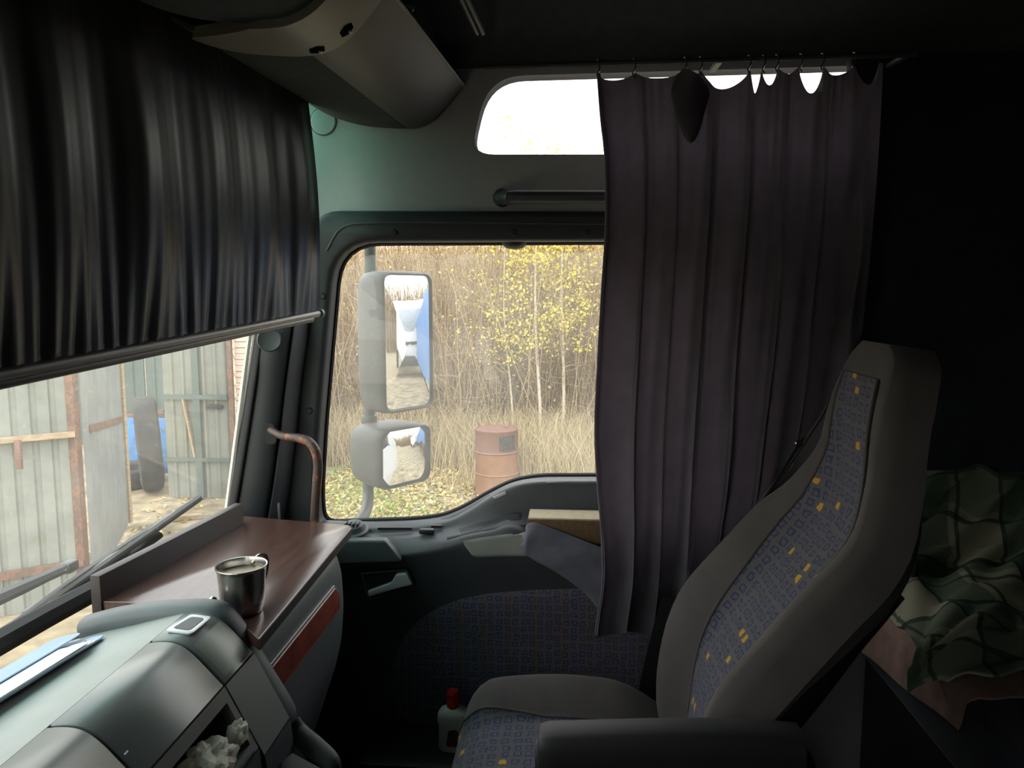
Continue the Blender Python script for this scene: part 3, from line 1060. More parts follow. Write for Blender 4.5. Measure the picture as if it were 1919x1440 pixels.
# shelf floor inside, and the vertical back
box('shelf_floor', (-0.46, 1.1, 3.165), (0.30, 1.45, 0.012), mt['black'], oc)
# latches in the rib
_sg = np.array(crom(prof, 5))
_tg = np.gradient(_sg, axis=0)
_tg /= np.linalg.norm(_tg, axis=1, keepdims=True)
_ng = np.stack([_tg[:, 1], -_tg[:, 0]], axis=1)
for k, (a, b_) in enumerate(((651, 56), (594, 93))):
    best = None
    d0 = ray(a, b_)
    for q_ in range(14, 50):
        for Yq in np.linspace(1.12, 1.24, 40):
            w_ = V(_sg[q_][0] + _ng[q_][0] * 0.012 - DT * (1.84 - Yq), Yq, _sg[q_][1] + _ng[q_][1] * 0.012)
            e_ = (w_ - CAM).normalized().cross(d0.normalized()).length
            if best is None or e_ < best[0]:
                best = (e_, w_, q_)
    p = best[1]
    nn_ = V(_ng[best[2]][0], 0, _ng[best[2]][1])
    lathe('latch_hole', [(0.0135, -0.003), (0.0135, 0.0010), (0.012, 0.0014), (0.0, 0.0012)], p, mt['hole'], rb, seg=6, axis=nn_)
    box('latch', p + nn_ * 0.002 + V(0.003, 0.005, 0), (0.006, 0.006, 0.004), mt['silver'], rb, bevel=0.002)
for k, dx in enumerate((0.0, 0.012)):
    tube('shelf_rail', [U(905 - 900 * dx, 62, Y=1.70), U(862 - 900 * dx, -30, Y=1.5)], 0.006, mt['plastic'], oc, sides=8)

gb = empty('green_bottle', U(772, 18, Y=1.44), 'green glass bottle lying in the overhead shelf', 'bottle')
c = U(772, 8, Y=1.46)
lathe('glass_body', [(0.0, 0.0), (0.02, 0.0), (0.022, 0.004), (0.022, 0.09), (0.018, 0.105), (0.009, 0.125), (0.008, 0.15), (0.010, 0.15), (0.010, 0.16), (0.0, 0.16)], c, mt['green_glass'], gb, seg=20, axis=(-0.75, -0.5, 0.12))
lathe('cap', [(0.011, 0.158), (0.011, 0.174), (0.0, 0.175)], c, mt['alu'], gb, seg=16, axis=(-0.75, -0.5, 0.12))

# ------------------------------------------------------------------ roller shade
A_ = U(595, 588, Y=1.72)
B_ = U(0, 703, Y=0.85)
dB = (B_ - A_) / (A_.y - B_.y)      # per metre towards the driver
rsh = empty('roller_shade', (A_ + dB * 0.8), 'black pleated roller shade pulled down over the windscreen', 'shade')
ncol, nrow = 330, 34
rows = []
ph = [random.uniform(0, 6.28) for _ in range(12)]
for i in range(nrow):
    v = i / (nrow - 1)            # 0 top .. 1 bottom
    row = []
    for j in range(ncol):
        s = 2.10 * j / (ncol - 1)   # metres from the door side
        bot = A_ + dB * s
        top = V(U(575, 190, Y=1.72).x + dB.x * s * 1.0, bot.y, 3.155)
        p = top.lerp(bot, v)
        fine = 0.0032 * math.sin(s * 205 + 1.3 * math.sin(s * 17) + ph[0]) + 0.0018 * math.sin(s * 121 + ph[1])
        broad = 0.010 * math.sin(s * 39 + ph[2] + 0.9 * math.sin(s * 7)) + 0.005 * math.sin(s * 22 + ph[3] + v)
        env = math.sin(math.pi * min(v, 1.0)) ** 0.8
        bel = 0.018 * math.sin(math.pi * v)
        p.x += bel + fine * (0.15 + 0.95 * v ** 4) * (1 - 0.6 * (v > 0.985)) + broad * env * (1 - 0.55 * v ** 6)
        row.append(tuple(p))
    rows.append(row)
grid('shade_cloth', rows, mt['shade'], rsh, thick=0.0012, tdir=(-1, 0, 0), smooth=80)
bar_end = A_ + V(0.0, 0.012, 0)
bar = tube('shade_bar', [A_ + dB * 2.11, bar_end], 0.0085, mt['alu'], rsh, sides=12, flat=1.0)
tube('bar_pocket', [A_ + dB * 2.11 + V(-0.004, 0, -0.012), A_ + V(-0.004, -0.03, -0.012)], 0.007, mt['shade'], rsh, sides=10)
lathe('bar_cap', [(0.011, -0.006), (0.011, 0.010), (0.008, 0.014), (0.0, 0.015)], bar_end, mt['black'], rsh, seg=16, axis=(0, 1, 0))
tube('roller', [(U(575, 190, Y=1.72).x - 0.005, 1.73, 3.165), (U(575, 190, Y=1.72).x + dB.x * 2.1, -0.38, 3.165)], 0.018, mt['black'], rsh, sides=14)

# unseen shade added to keep windscreen light off the passenger seat
dsh = empty('added_driver_shade', (-0.66, 0.05, 2.19), 'black roller shade added unseen over the driver half of the windscreen to block light', 'shade')
rows = []
for i in range(10):
    v = i / 9
    rows.append([(-0.66 - 0.04 * v + 0.012 * math.sin(math.pi * v) + 0.004 * math.sin(Y * 90), Y, 2.60 - 0.40 * v) for Y in np.linspace(-0.46, 0.50, 80)])
grid('shade_cloth', rows, mt['shade'], dsh, thick=0.0012, tdir=(-1, 0, 0), smooth=80)
tube('shade_bar', [(-0.70, -0.47, 2.196), (-0.70, 0.51, 2.196)], 0.008, mt['alu'], dsh, sides=10)

# tinted visor outside, over the windscreen
sv = empty('sun_visor', (-1.02, 0.65, 2.82), 'green tinted sun visor outside above the windscreen', 'visor')
rows = []
for k, Z in enumerate(np.linspace(2.99, 3.32, 6)):
    rows.append([(wsx(Y, 2.85) - 0.20 + 0.10 * (k / 5), Y, Z) for Y in np.linspace(-0.50, 1.83, 20)])
grid('visor_panel', rows, mt['visor'], sv, thick=0.004, tdir=(-1, 0, 0))
for Y in (-0.3, 0.65, 1.6):
    obox('visor_bracket', (wsx(Y, 3.2) - 0.01, Y, 3.24), (wsx(Y, 2.85) - 0.115, Y, 3.24), 0.02, 0.02, mt['black'], sv)

# ------------------------------------------------------------------ wipers outside the windscreen
def wiper(name, p0, p1, arm0, arm1, label):
    w = empty(name, UW(*p0, 0.03), label, 'wiper', 'windscreen wipers')
    n = 14
    blade = [UW(p0[0] + (p1[0] - p0[0]) * t, p0[1] + (p1[1] - p0[1]) * t, 0.012) for t in np.linspace(0, 1, n)]
    tube('blade', blade, 0.008, mt['rubber'], w, sides=6)
    top = [UW(p0[0] + (p1[0] - p0[0]) * t, p0[1] + (p1[1] - p0[1]) * t - 12 * math.sin(math.pi * t), 0.028 + 0.012 * math.sin(math.pi * t)) for t in np.linspace(0.02, 0.98, n)]
    tube('blade_spring', top, 0.007, mt['plastic'], w, sides=6)
    for t0 in (0.12, 0.36, 0.6, 0.84):
        seg = [UW(p0[0] + (p1[0] - p0[0]) * t, p0[1] + (p1[1] - p0[1]) * t - 7 * math.sin((t - t0 + .09) / .18 * math.pi), 0.022) for t in np.linspace(t0 - 0.09, t0 + 0.09, 6)]
        tube('claw', seg, 0.005, mt['alu'], w, sides=6)
    am = [UW(arm0[0] + (arm1[0] - arm0[0]) * t, arm0[1] + (arm1[1] - arm0[1]) * t, 0.05 - 0.01 * t) for t in np.linspace(0, 1, 6)]
    tube('wiper_arm', am, [0.014, 0.014, 0.013, 0.012, 0.010, 0.010], mt['plastic'], w, sides=8)
    box('arm_joint', am[-1], (0.02, 0.03, 0.02), mt['plastic_mid'], w, bevel=0.004)
    return w


wiper('wiper', (-60, 1240), (374, 934), (-90, 1160), (130, 1062), 'upper wiper blade with grey arm lying across the windscreen')
w_b = wiper('wiper', (-60, 1262), (300, 1003), (-120, 1275), (60, 1150), 'lower wiper blade lying close to the windscreen base')

# ------------------------------------------------------------------ dashboard below the shelf
ds = empty('dashboard', (-0.6, 1.3, ZF), 'dark grey passenger dashboard with a red burl wood strip', 'dashboard')
dprof = [(-0.62, 2.178), (-0.50, 2.180), (-0.474, 2.172), (-0.462, 2.14), (-0.458, 2.10), (-0.458, 2.04), (-0.468, 1.96), (-0.50, 1.86), (-0.545, 1.72), (-0.58, 1.56), (-0.60, ZF + 0.005)]
rows = []
for Y, back in ((1.09, 0.0), (1.25, 0.0), (1.42, 0.0), (1.47, 0.001), (1.505, 0.008), (1.535, 0.022), (1.56, 0.05), (1.575, 0.09), (1.582, 0.14), (1.59, 0.22)):
    rows.append([(x - back * (1.0 if z < 2.17 else 0.9), Y, z - 0.15 * back * (z > 2.1)) for x, z in [tuple(p) for p in crom(dprof, 4)]])
grid('dash_panel', rows, mt['plastic_mid'], ds, thick=0.02, tdir=(-1, 0, -0.05), smooth=60)
box('dash_core', (-0.70, 1.40, 1.80), (0.14, 0.68, 0.72), mt['black'], ds, bevel=0.02)
st = plate('burl_strip', round_poly([(1.10, -0.028), (1.438, -0.028), (1.446, -0.005), (1.425, 0.021), (1.10, 0.021)], [0.002, 0.006, 0.01, 0.008, 0.002], 4), [], 0.008, mt['burl'], ds, origin=(-0.4565, 0, 2.105), ex=(0, 1, 0), ey=(-0.06, 0, 1), bevel=0.002)
st['label'] = 'red burl wood trim strip'
stf = round_poly([(1.095, -0.033), (1.443, -0.033), (1.452, -0.005), (1.428, 0.026), (1.095, 0.026)], [0.002, 0.006, 0.01, 0.008, 0.002], 4)
plate('strip_frame', stf, [], 0.006, mt['dash_face'], ds, origin=(-0.4578, 0, 2.105), ex=(0, 1, 0), ey=(-0.06, 0, 1), bevel=0.002)

# ------------------------------------------------------------------ brown laminate shelf with its rear rail
ZS = 2.20
sh = empty('shelf_table', (-0.55, 1.4, ZS - 0.016), 'dark brown laminate shelf board with a raised rear rail on the dashboard', 'shelf')
o2 = [U(a, b, Z=ZS) for a, b in ((182, 1127), (250, 1129), (280, 1143), (430, 1146), (484, 1199), (662, 985), (440, 966))]
ol = round_poly([(p.x, p.y) for p in o2], [0.002, 0.02, 0.02, 0.01, 0.004, 0.022, 0.002], 6)
plate('board', ol, [], 0.018, mt['laminate'], sh, origin=(0, 0, ZS - 0.009), ex=(1, 0, 0), ey=(0, 1, 0), bevel=0.0015)
ed = [o2[4] + V(0.0005, 0.002, -0.009), o2[5] + V(0.0012, -0.018, -0.009)]
obox('edge_band', ed[0], ed[1], 0.0025, 0.0165, mt['lam_edge'], sh)
r0, r1 = U(168, 1079, Z=2.244), U(441, 943, Z=2.244)
dr = (r1 - r0).normalized()
rn = V(dr.y, -dr.x, 0)
obox('rear_rail', r0 + rn * 0.009 + V(0, 0, -0.045), r1 + rn * 0.009 + V(0, 0, -0.045), 0.018, 0.09, mt['lam_edge'], sh, bevel=0.001)
obox('rail_leg', r0 + rn * 0.009 + V(0, 0.009, -0.066) + dr * 0.0, r0 + rn * 0.009 + V(0, 0.012, -0.066) + dr * 0.012, 0.0185, 0.13, mt['lam_edge'], sh, bevel=0.001)

# ------------------------------------------------------------------ steel mug
mc = U(456, 1147, Z=ZS)
mc.z = ZS + 0.0005
mug = empty('steel_mug', mc, 'brushed steel mug standing on the brown shelf', 'mug')
lathe('cup', [(0.0, 0.0), (0.026, 0.0), (0.029, 0.002), (0.031, 0.008), (0.0345, 0.022), (0.0355, 0.05), (0.037, 0.068), (0.0385, 0.0735), (0.0395, 0.075), (0.0392, 0.0765), (0.0375, 0.076), (0.0358, 0.070), (0.0345, 0.05), (0.033, 0.022), (0.029, 0.006), (0.0, 0.005)], mc, mt['steel'], mug, seg=48)
lathe('inner_stain', [(0.0, 0.0062), (0.028, 0.0072), (0.0322, 0.022), (0.0338, 0.05), (0.0345, 0.064)], mc, mt['steel_in'], mug, seg=48)
hp = [mc + V(0.002, 0.034, 0.066), mc + V(0.006, 0.048, 0.074), mc + V(0.012, 0.062, 0.070), mc + V(0.012, 0.066, 0.050), mc + V(0.008, 0.056, 0.026), mc + V(0.003, 0.034, 0.018)]
tube('mug_handle', hp, 0.0048, mt['steel'], mug, sides=10, smoothn=5, flat=0.5)

# ------------------------------------------------------------------ centre console of the dash
cc = empty('centre_console', (-0.5, 0.7, ZF), 'grey centre console with satin crest, seams and an open cubby', 'console')
CP = [(-0.795, 2.11), (-0.775, 2.165), (-0.715, 2.192), (-0.642, 2.212), (-0.575, 2.230), (-0.54, 2.235), (-0.518, 2.231), (-0.500, 2.218), (-0.481, 2.198), (-0.461, 2.176)]
cpi = [np.array(p) for p in crom(CP, 4)]


def csurf(s):
    """point on the console section, s = index along CP"""
    k = min(max(s * 4, 0), len(cpi) - 1)
    i = min(int(k), len(cpi) - 2)
    return cpi[i] + (cpi[i + 1] - cpi[i]) * (k - i)


def cband(name, s0, s1, Y0, Y1, mat, parent, th=0.012, off=0.0):
    S_ = np.linspace(s0, s1, max(3, int((s1 - s0) * 4) + 1))
    P = np.array([csurf(s) for s in S_])
    tn = np.gradient(P, axis=0)
    tn /= np.linalg.norm(tn, axis=1, keepdims=True)
    nr = np.stack([-tn[:, 1], tn[:, 0]], axis=1)
    loops = []
    for Y, ins_ in ((Y0, 0.0015), (Y0 + 0.002, 0.0), ((Y0 + Y1) / 2, 0.0), (Y1 - 0.002, 0.0), (Y1, 0.0015)):
        o_ = P + nr * (off - ins_)
        i_ = P + nr * (off - th)
        loops.append([(x, Y, z) for x, z in o_] + [(x, Y, z) for x, z in i_[::-1]])
    return grid(name, loops, mat, parent, closed_u=True, caps=True, smooth=45)


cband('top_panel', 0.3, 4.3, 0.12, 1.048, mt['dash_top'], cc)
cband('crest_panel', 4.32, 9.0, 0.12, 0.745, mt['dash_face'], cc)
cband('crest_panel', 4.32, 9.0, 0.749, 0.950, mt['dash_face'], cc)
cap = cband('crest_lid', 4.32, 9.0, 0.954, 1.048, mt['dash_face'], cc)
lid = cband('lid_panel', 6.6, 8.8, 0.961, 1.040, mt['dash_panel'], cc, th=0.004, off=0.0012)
# the black body under the seams
cb = [(-0.76, 2.10), (-0.71, 2.165), (-0.64, 2.185), (-0.54, 2.210), (-0.505, 2.19), (-0.485, 2.155), (-0.50, 2.12), (-0.49, 2.07), (-0.42, 1.99), (-0.41, 1.8), (-0.44, ZF + 0.005), (-0.70, ZF + 0.005)]
grid('core', [[(x, Y, z) for x, z in cb] for Y in (0.12, 0.5, 1.075)], mt['black'], cc, closed_u=True, caps=True, smooth=30)


# front face below the crest: frame round the open cubby
def fface(name, z0, z1, Y0, Y1, mat, th=0.014, off=0.0):
    def xx(z):
        return -0.461 + 0.505 * (2.176 - z) if z > 2.03 else -0.387 - 0.12 * (2.03 - z)
    nx, nz = 0.876, 0.48
    zs = np.linspace(z0, z1, 5)
    o_ = [(xx(z) + nx * off, z + nz * off) for z in zs]
    i_ = [(xx(z) - nx * th, z - nz * th) for z in zs]
    return grid(name, [[(x, Y, z) for x, z in o_ + i_[::-1]] for Y in (Y0, (Y0 + Y1) / 2, Y1)], mat, cc, closed_u=True, caps=True, smooth=25)


fface('cubby_frame', 2.1735, 2.158, 0.12, 0.950, mt['dash_face'])
fface('cubby_frame', 2.100, 2.088, 0.12, 0.950, mt['dash_face'])
fface('cubby_frame', 2.158, 2.100, 0.938, 0.950, mt['dash_face'])
fface('lower_panel', 2.086, 1.60, 0.12, 0.950, mt['plastic'])
fface('end_panel', 2.1735, 2.075, 0.954, 1.048, mt['dash_face'])
fface('end_lower', 2.073, 1.60, 0.954, 1.048, mt['plastic'])
# cubby walls
box('cubby_floor', (-0.475, 0.53, 2.091), (0.12, 0.81, 0.006), mt['black'], cc)
# dark rim round the end of the console
rim_px = [(172, 1151), (230, 1136), (300, 1126), (360, 1122), (405, 1123), (430, 1131), (450, 1152), (480, 1200), (520, 1265), (548, 1312), (556, 1335), (548, 1352)]
rimp = [np.array(U(a, b, Y=1.085)) for a, b in rim_px]
loops = []
rr_ = crom(rimp, 4)
for i, p in enumerate(rr_):
    t = rr_[min(i + 1, len(rr_) - 1)] - rr_[max(i - 1, 0)]
    t /= np.linalg.norm(t)
    nrm = np.array((-t[2], 0, t[0]))
    w = 0.0
    if i > len(rr_) * 0.7:
        w = 0.004 * (i / len(rr_) - 0.7) / 0.3
    q = [(0.003, -0.020), (0.004, -0.006), (0.001, -0.001), (-0.006, 0.002), (-0.015, 0.003), (-0.030, 0.001), (-0.038, -0.003), (-0.041, -0.009), (-0.041, -0.022 - w)]
    loops.append([tuple(p + np.array((0, a, 0)) + nrm * b_ * (1 if True else -1)) for a, b_ in q])
rm = grid('console_rim', loops, mt['plastic_mid'], cc, closed_u=True, caps=True, smooth=60)
# silver pocket on the lid
sp_ = U(356, 1171, Z=2.262)
ps = plate('lid_pocket', round_poly([(-0.020, -0.030), (0.018, -0.030), (0.020, 0.028), (-0.012, 0.028)], 0.007, 4), [round_poly([(-0.013, -0.021), (0.011, -0.021), (0.013, 0.019), (-0.006, 0.019)], 0.006, 4)], 0.003, mt['silver'], cc, origin=(-0.533, 1.004, 2.2358), ex=(1, 0, -0.10), ey=(0, 1, 0), bevel=0.001)
plate('pocket_well', round_poly([(-0.013, -0.021), (0.011, -0.021), (0.013, 0.019), (-0.006, 0.019)], 0.006, 4), [], 0.003, mt['plastic'], cc, origin=(-0.533, 1.004, 2.2362), ex=(1, 0, -0.10), ey=(0, 1, 0))
# screw on the rim
lathe('rim_screw', [(0.006, -0.003), (0.006, 0.001), (0.004, 0.0025), (0.0, 0.003)], U(399, 1125, Y=1.083), mt['steel'], cc, seg=14, axis=(0.2, -0.7, 0.6))
# groove on the dash top
gz = [(0, 1318), (40, 1295), (85, 1262), (130, 1228), (155, 1212), (164, 1207), (160, 1203)]
tube('top_groove', [(lambda q: V(q.x, q.y, 2.2045))(U(a, b, Z=2.2045)) for a, b in gz], 0.0016, mt['black'], cc, sides=6, smoothn=4)
# thumb wheel and dark slot on the near panel
for a, b_, sz in ((168, 1432, (0.02, 0.045, 0.02)),):
    box('switch_slot', U(a, b_, Z=2.190), (0.03, 0.05, 0.016), mt['black'], cc, bevel=0.004, rot=Matrix.Rotation(math.radians(50), 3, 'Y'))
tw = U(222, 1425, Z=2.190)
whl = lathe('thumb_wheel', [(0.0, -0.004), (0.010, -0.004), (0.012, -0.003), (0.012, 0.003), (0.010, 0.004), (0.0, 0.004)], tw, mt['plastic'], cc, seg=24, axis=(0, 1, 0))
for k in range(7):
    a = math.radians(-10 + 18 * k)
    box('wheel_ridge', tw + V(math.cos(a) * 0.0122, 0, math.sin(a) * 0.0122), (0.0018, 0.007, 0.0018), mt['silver'], whl, rot=Matrix.Rotation(-a, 3, 'Y'))
# grab bar at the lower end
gbp = [U(548, 1352, Y=1.075), U(560, 1375, Y=1.07), U(585, 1398, Y=1.05), U(612, 1422, Y=1.03), U(622, 1440, Y=1.02), U(622, 1470, Y=1.02)]
tube('console_grab_bar', gbp, [0.012, 0.016, 0.017, 0.016, 0.014, 0.012], mt['rubber'], cc, sides=12, smoothn=5, flat=0.75)
gp2 = [U(530, 1440, Y=0.985), U(548, 1412, Y=0.99), U(600, 1440, Y=0.99), U(600, 1500, Y=0.985), U(530, 1500, Y=0.985)]
pyd('ash_flap', [tuple(p) for p in gp2] + [tuple(p + V(-0.02, 0.01, -0.02)) for p in gp2], [(0, 1, 2, 3, 4), (9, 8, 7, 6, 5)] + [(i, (i + 1) % 5, 5 + (i + 1) % 5, 5 + i) for i in range(5)], mt['silver'], cc, smooth=20)

# ------------------------------------------------------------------ crumpled bag in the cubby
def crumple(name, c, rad, mat, parent, seedv, squash=(1, 1, 1), folds=9, amp=0.35, sub=4):
    bm = bmesh.new()
    bmesh.ops.create_icosphere(bm, subdivisions=sub, radius=1.0)
    r_ = random.Random(seedv)
    dirs = [(Vector((r_.gauss(0, 1), r_.gauss(0, 1), r_.gauss(0, 1))).normalized(), r_.uniform(3, 9), r_.uniform(0, 6.28)) for _ in range(folds)]
    for v in bm.verts:
        n = v.co.normalized()
        s = 1.0
        for d, f, p in dirs:
            s += amp / folds * 2.2 * (abs(math.sin(n.dot(d) * f + p)) - 0.6)
        v.co = Vector((n.x * squash[0], n.y * squash[1], n.z * squash[2])) * (rad * s)
    bm.transform(Matrix.Translation(c))
    return bm_obj(name, bm, mat, parent, smooth=25)


bag_c = V(-0.445, 0.862, 2.118)
bagr = empty('plastic_bag', bag_c + V(0, 0, -0.022), 'crumpled cream plastic bag stuffed in the console cubby', 'bag')
crumple('bag_body', bag_c, 0.030, mt['bag'], bagr, 3, (0.9, 1.5, 0.72), 11, 0.6)
crumple('bag_twist', bag_c + V(0.012, 0.062, 0.004), 0.016, mt['bag'], bagr, 5, (0.7, 1.3, 1.0), 7, 0.5, 3)

# ------------------------------------------------------------------ papers in a clear folder on the dash
fz = 2.2655
fc = [U(-10, 1262, Z=fz), U(62, 1203, Z=fz), U(108, 1192, Z=fz), U(112, 1215, Z=fz), U(80, 1250, Z=fz), U(-10, 1335, Z=fz)]
fol = empty('document_folder', V(-0.6, 0.9, fz), 'blue clear folder with white papers lying on the dash top', 'folder')
out_f = [(p.x, p.y) for p in fc]
cx = sum(p[0] for p in out_f) / 6
cy = sum(p[1] for p in out_f) / 6
R0 = [(-0.055, -0.16), (0.055, -0.16), (0.055, 0.16), (-0.055, 0.16)]
fcen = V(-0.722, 0.860, 2.1975)
fa = math.radians(-6)
fx, fy = V(math.cos(fa), math.sin(fa), 0.30), V(-math.sin(fa), math.cos(fa), 0)
plate('folder_back', round_poly([(x * 0.85, y) for x, y in R0], 0.02, 5), [], 0.002, mt['folder'], fol, origin=fcen + V(0, 0, 0.001), ex=fx, ey=fy)
for k in range(5):
    dx, dy, an = 0.008 + 0.003 * k, -0.012 - 0.007 * k, fa + random.uniform(-0.03, 0.03)
    px_, py_ = V(math.cos(an), math.sin(an), 0.30), V(-math.sin(an), math.cos(an), 0)
    plate('paper_sheet', [(x * 0.70, y * 0.92) for x, y in R0], [], 0.0009, mt['paper'], fol, origin=fcen + fx * dx + fy * dy + V(0, 0, 0.003 + 0.0016 * k), ex=px_, ey=py_)
plate('folder_front', round_poly([(x * 0.5 - 0.02, y) for x, y in R0], 0.02, 5), [], 0.0015, mt['folder'], fol, origin=fcen + V(0, 0, 0.0125), ex=fx, ey=fy)

# ------------------------------------------------------------------ board and cloth on the arm ledge
sl0, sl1 = U(990, 972, Y=1.735), U(1260, 972, Y=1.735)
slab = box('foam_board', ((sl0.x + sl1.x) / 2, 1.737, 2.162), (sl1.x - sl0.x, 0.075, 0.056), mt['card_dark'], bevel=0.003)
tag(slab, 'tan board block lying on the door arm ledge behind the slate cloth', 'board')
box('board_face', ((sl0.x + sl1.x) / 2, 1.738, 2.191), (sl1.x - sl0.x - 0.004, 0.073, 0.004), mt['card'], slab, bevel=0.001)
tp = [(984, 990), (990, 982), (1003, 981), (1030, 990), (1065, 1003), (1100, 1017), (1130, 1028), (1180, 1046)]
bt = [(976, 1034), (984, 1039), (1000, 1050), (1030, 1066), (1065, 1088), (1100, 1116), (1120, 1140), (1160, 1170)]
rows = []
for i in range(13):
    v = i / 12
    row = []
    for j, (a, b) in enumerate(zip(crom(tp, 4), crom(bt, 4))):
        q = a + (b - a) * v
        w = 0.004 * math.sin(v * 9 + j * 0.15) * math.exp(-j / 6) + 0.002 * math.sin(v * 5 + j * 0.5)
        yy = 1.692 - 0.010 * math.sin(math.pi * v) + w + 0.02 * max(0, (1 - j / 4)) - 0.02 * (j / 28)
        row.append(tuple(U(q[0] + (3 * math.sin(v * 14) if j < 2 else 0), q[1], Y=yy)))
    rows.append(row)
stp = grid('cloth_tieback', rows, mt['strap'], thick=0.003, tdir=(0, 1, 0), smooth=80)
tag(stp, 'slate grey cloth strip stretched from the door ledge to the curtain', 'cloth')

# ------------------------------------------------------------------ curtain, hooks, rail
rail = empty('curtain_rail', U(1300, 118, Y=1.70), 'thin dark curtain rail above the upper side window', 'rail')
tube('rail_track', [U(905, 127, Y=1.70), U(1130, 119, Y=1.70), U(1400, 111, Y=1.70), U(1720, 102, Y=1.70)], 0.006, mt['plastic'], rail, sides=8, smoothn=4)
for a, b_ in ((1350, 112), (1700, 103)):
    q = U(a, b_, Y=1.70)
    obox('rail_bracket', q, (q.x, 1.795, q.z + 0.004), 0.012, 0.008, mt['plastic'], rail)

LE = [(1118, 138), (1124, 220), (1132, 300), (1133, 420), (1126, 540), (1119, 660), (1113, 800), (1117, 900), (1125, 1000), (1127, 1090), (1119, 1150), (1114, 1190)]
RE = [(1655, 118), (1668, 220), (1672, 300), (1665, 420), (1640, 540), (1602, 660), (1530, 800), (1462, 900), (1376, 1000), (1296, 1090), (1262, 1150), (1238, 1192)]
HK = [1120, 1187, 1283, 1312, 1403, 1430, 1455, 1500, 1540, 1600, 1650]
leS = crom(LE, 6)
# lower hem: level beside the door, then slanting up over the seat
HEM = [(0.0, 1114, 1190), (0.10, 1150, 1186), (0.20, 1192, 1190), (0.30, 1236, 1192), (0.36, 1262, 1150), (0.45, 1302, 1086), (0.56, 1352, 1022), (0.67, 1412, 960), (0.78, 1474, 884), (0.89, 1540, 785), (1.0, 1612, 650)]
ncu = 300
curt = empty('curtain', U(1180, 1190, Y=1.64), 'dark grey violet curtain hanging from hooks beside the door window', 'curtain')
hu = [0.0] + [(h - 1118) / (1655 - 1118) for h in HK[1:]]
# fold phase: unevenly spaced pleats
knots = [0, 0.03, 0.14, 0.18, 0.26, 0.295, 0.38, 0.43, 0.53, 0.57, 0.655, 0.70, 0.79, 0.835, 0.93, 1.0]
rows = []
nv = len(leS)
for i in range(nv):
    v = i / (nv - 1)
    L_ = leS[i]
    row = []
    for j in range(ncu):
        u = j / (ncu - 1)
        phase = np.interp(u, knots, [k * math.pi for k in range(len(knots))])
        fk = min(int(np.searchsorted(knots, u, side='right')) - 1, len(knots) - 2)
        phase += 0.55 * math.sin(6.2 * v + 11 * u) * (0.25 + 0.75 * v) * math.sin(math.pi * u) + 0.3 * math.sin(15 * v + 23 * u) * u
        sharp = math.sin(phase)
        sharp = math.copysign(abs(sharp) ** (0.8 + 0.3 * math.sin(u * 9)), sharp)
        amp = (0.006 + 0.017 * min(1, v * 2.2)) * (0.45 + 0.75 * math.sin(u * 17.0 + 1.0 + 1.5 * v) ** 2)
        gath = (0.0045 * math.sin(u * 150 + 3 * math.sin(u * 30)) * (0.35 + 0.65 * (u > 0.5)) * math.exp(-v * 5) + 0.0022 * math.sin(u * 96 + 4 * v))
        lat = 7 * math.sin(phase + math.pi / 2) * (0.5 + 0.5 * v) * (1 - 0.3 * v)   # pleats overhang a little
        hx, hy_ = np.interp(u, [h_[0] for h_ in HEM], [h_[1] for h_ in HEM]), np.interp(u, [h_[0] for h_ in HEM], [h_[2] for h_ in HEM])
        tx, ty_ = 1118 + 537 * u, 138 - 20 * u
        vl = (L_[1] - 138) / 1052.0
        a = tx + (hx - tx) * (0.45 * vl + 0.55 * vl ** 2) + (L_[0] - (1118 - 4 * vl)) * (1 - u) ** 3 + lat * (0 < j < ncu - 1)
        b_ = ty_ + (hy_ - ty_) * vl
        if v < 0.12:
            k = max(i_ for i_ in range(len(hu)) if hu[i_] <= u + 1e-9)
            if k < len(hu) - 1:
                fr_ = (u - hu[k]) / (hu[k + 1] - hu[k])
                b_ += [14, 13, 10, 38, 48, 34, 14, 52, 20, 40][k] * (math.sin(math.pi * fr_) ** 0.7) * (1 - v / 0.12)
        b_ += 5 * math.sin(phase * 0.5) * (v > 0.9) * (v - 0.9) * 10
        Yc = 1.655 - amp * sharp - gath - 0.035 * v * (1 - u) + 0.012 * math.sin(u * 5 + v * 4)
        row.append(tuple(U(a, b_, Y=Yc)))
    rows.append(row)
grid('curtain_cloth', rows, mt['curtain'], curt, thick=0.0015, tdir=(0, 1, 0), smooth=80)
# hem strips: the turned edge on the door side and along the slanting edge
tube('front_hem', [U(p[0] + 4, p[1], Y=1.648 - 0.035 * k / (nv - 1)) for k, p in enumerate(leS)], 0.0045, mt['curtain'], curt, sides=8, flat=0.6)
tube('slant_hem', [U(h_[1] - 2, h_[2] - 2, Y=1.63) for h_ in HEM[3:]], 0.005, mt['curtain'], curt, sides=8, flat=0.6)
for h in HK[:-1]:
    t = (h - 905) / (1720 - 905)
    top = U(h, np.interp(h, [905, 1130, 1400, 1720], [127, 119, 111, 102]), Y=1.70)
    low = U(h, np.interp(h, [1118, 1655], [140, 120]) + 2, Y=1.66)
    tube('hook', [top + V(0, 0.003, 0.008), top + V(0.002, -0.006, 0.004), top.lerp(low, 0.5) + V(0.004, 0, 0), low + V(-0.002, 0, 0), low + V(0.004, 0.003, -0.006)], 0.0018, mt['alu'], curt, sides=6, smoothn=3)
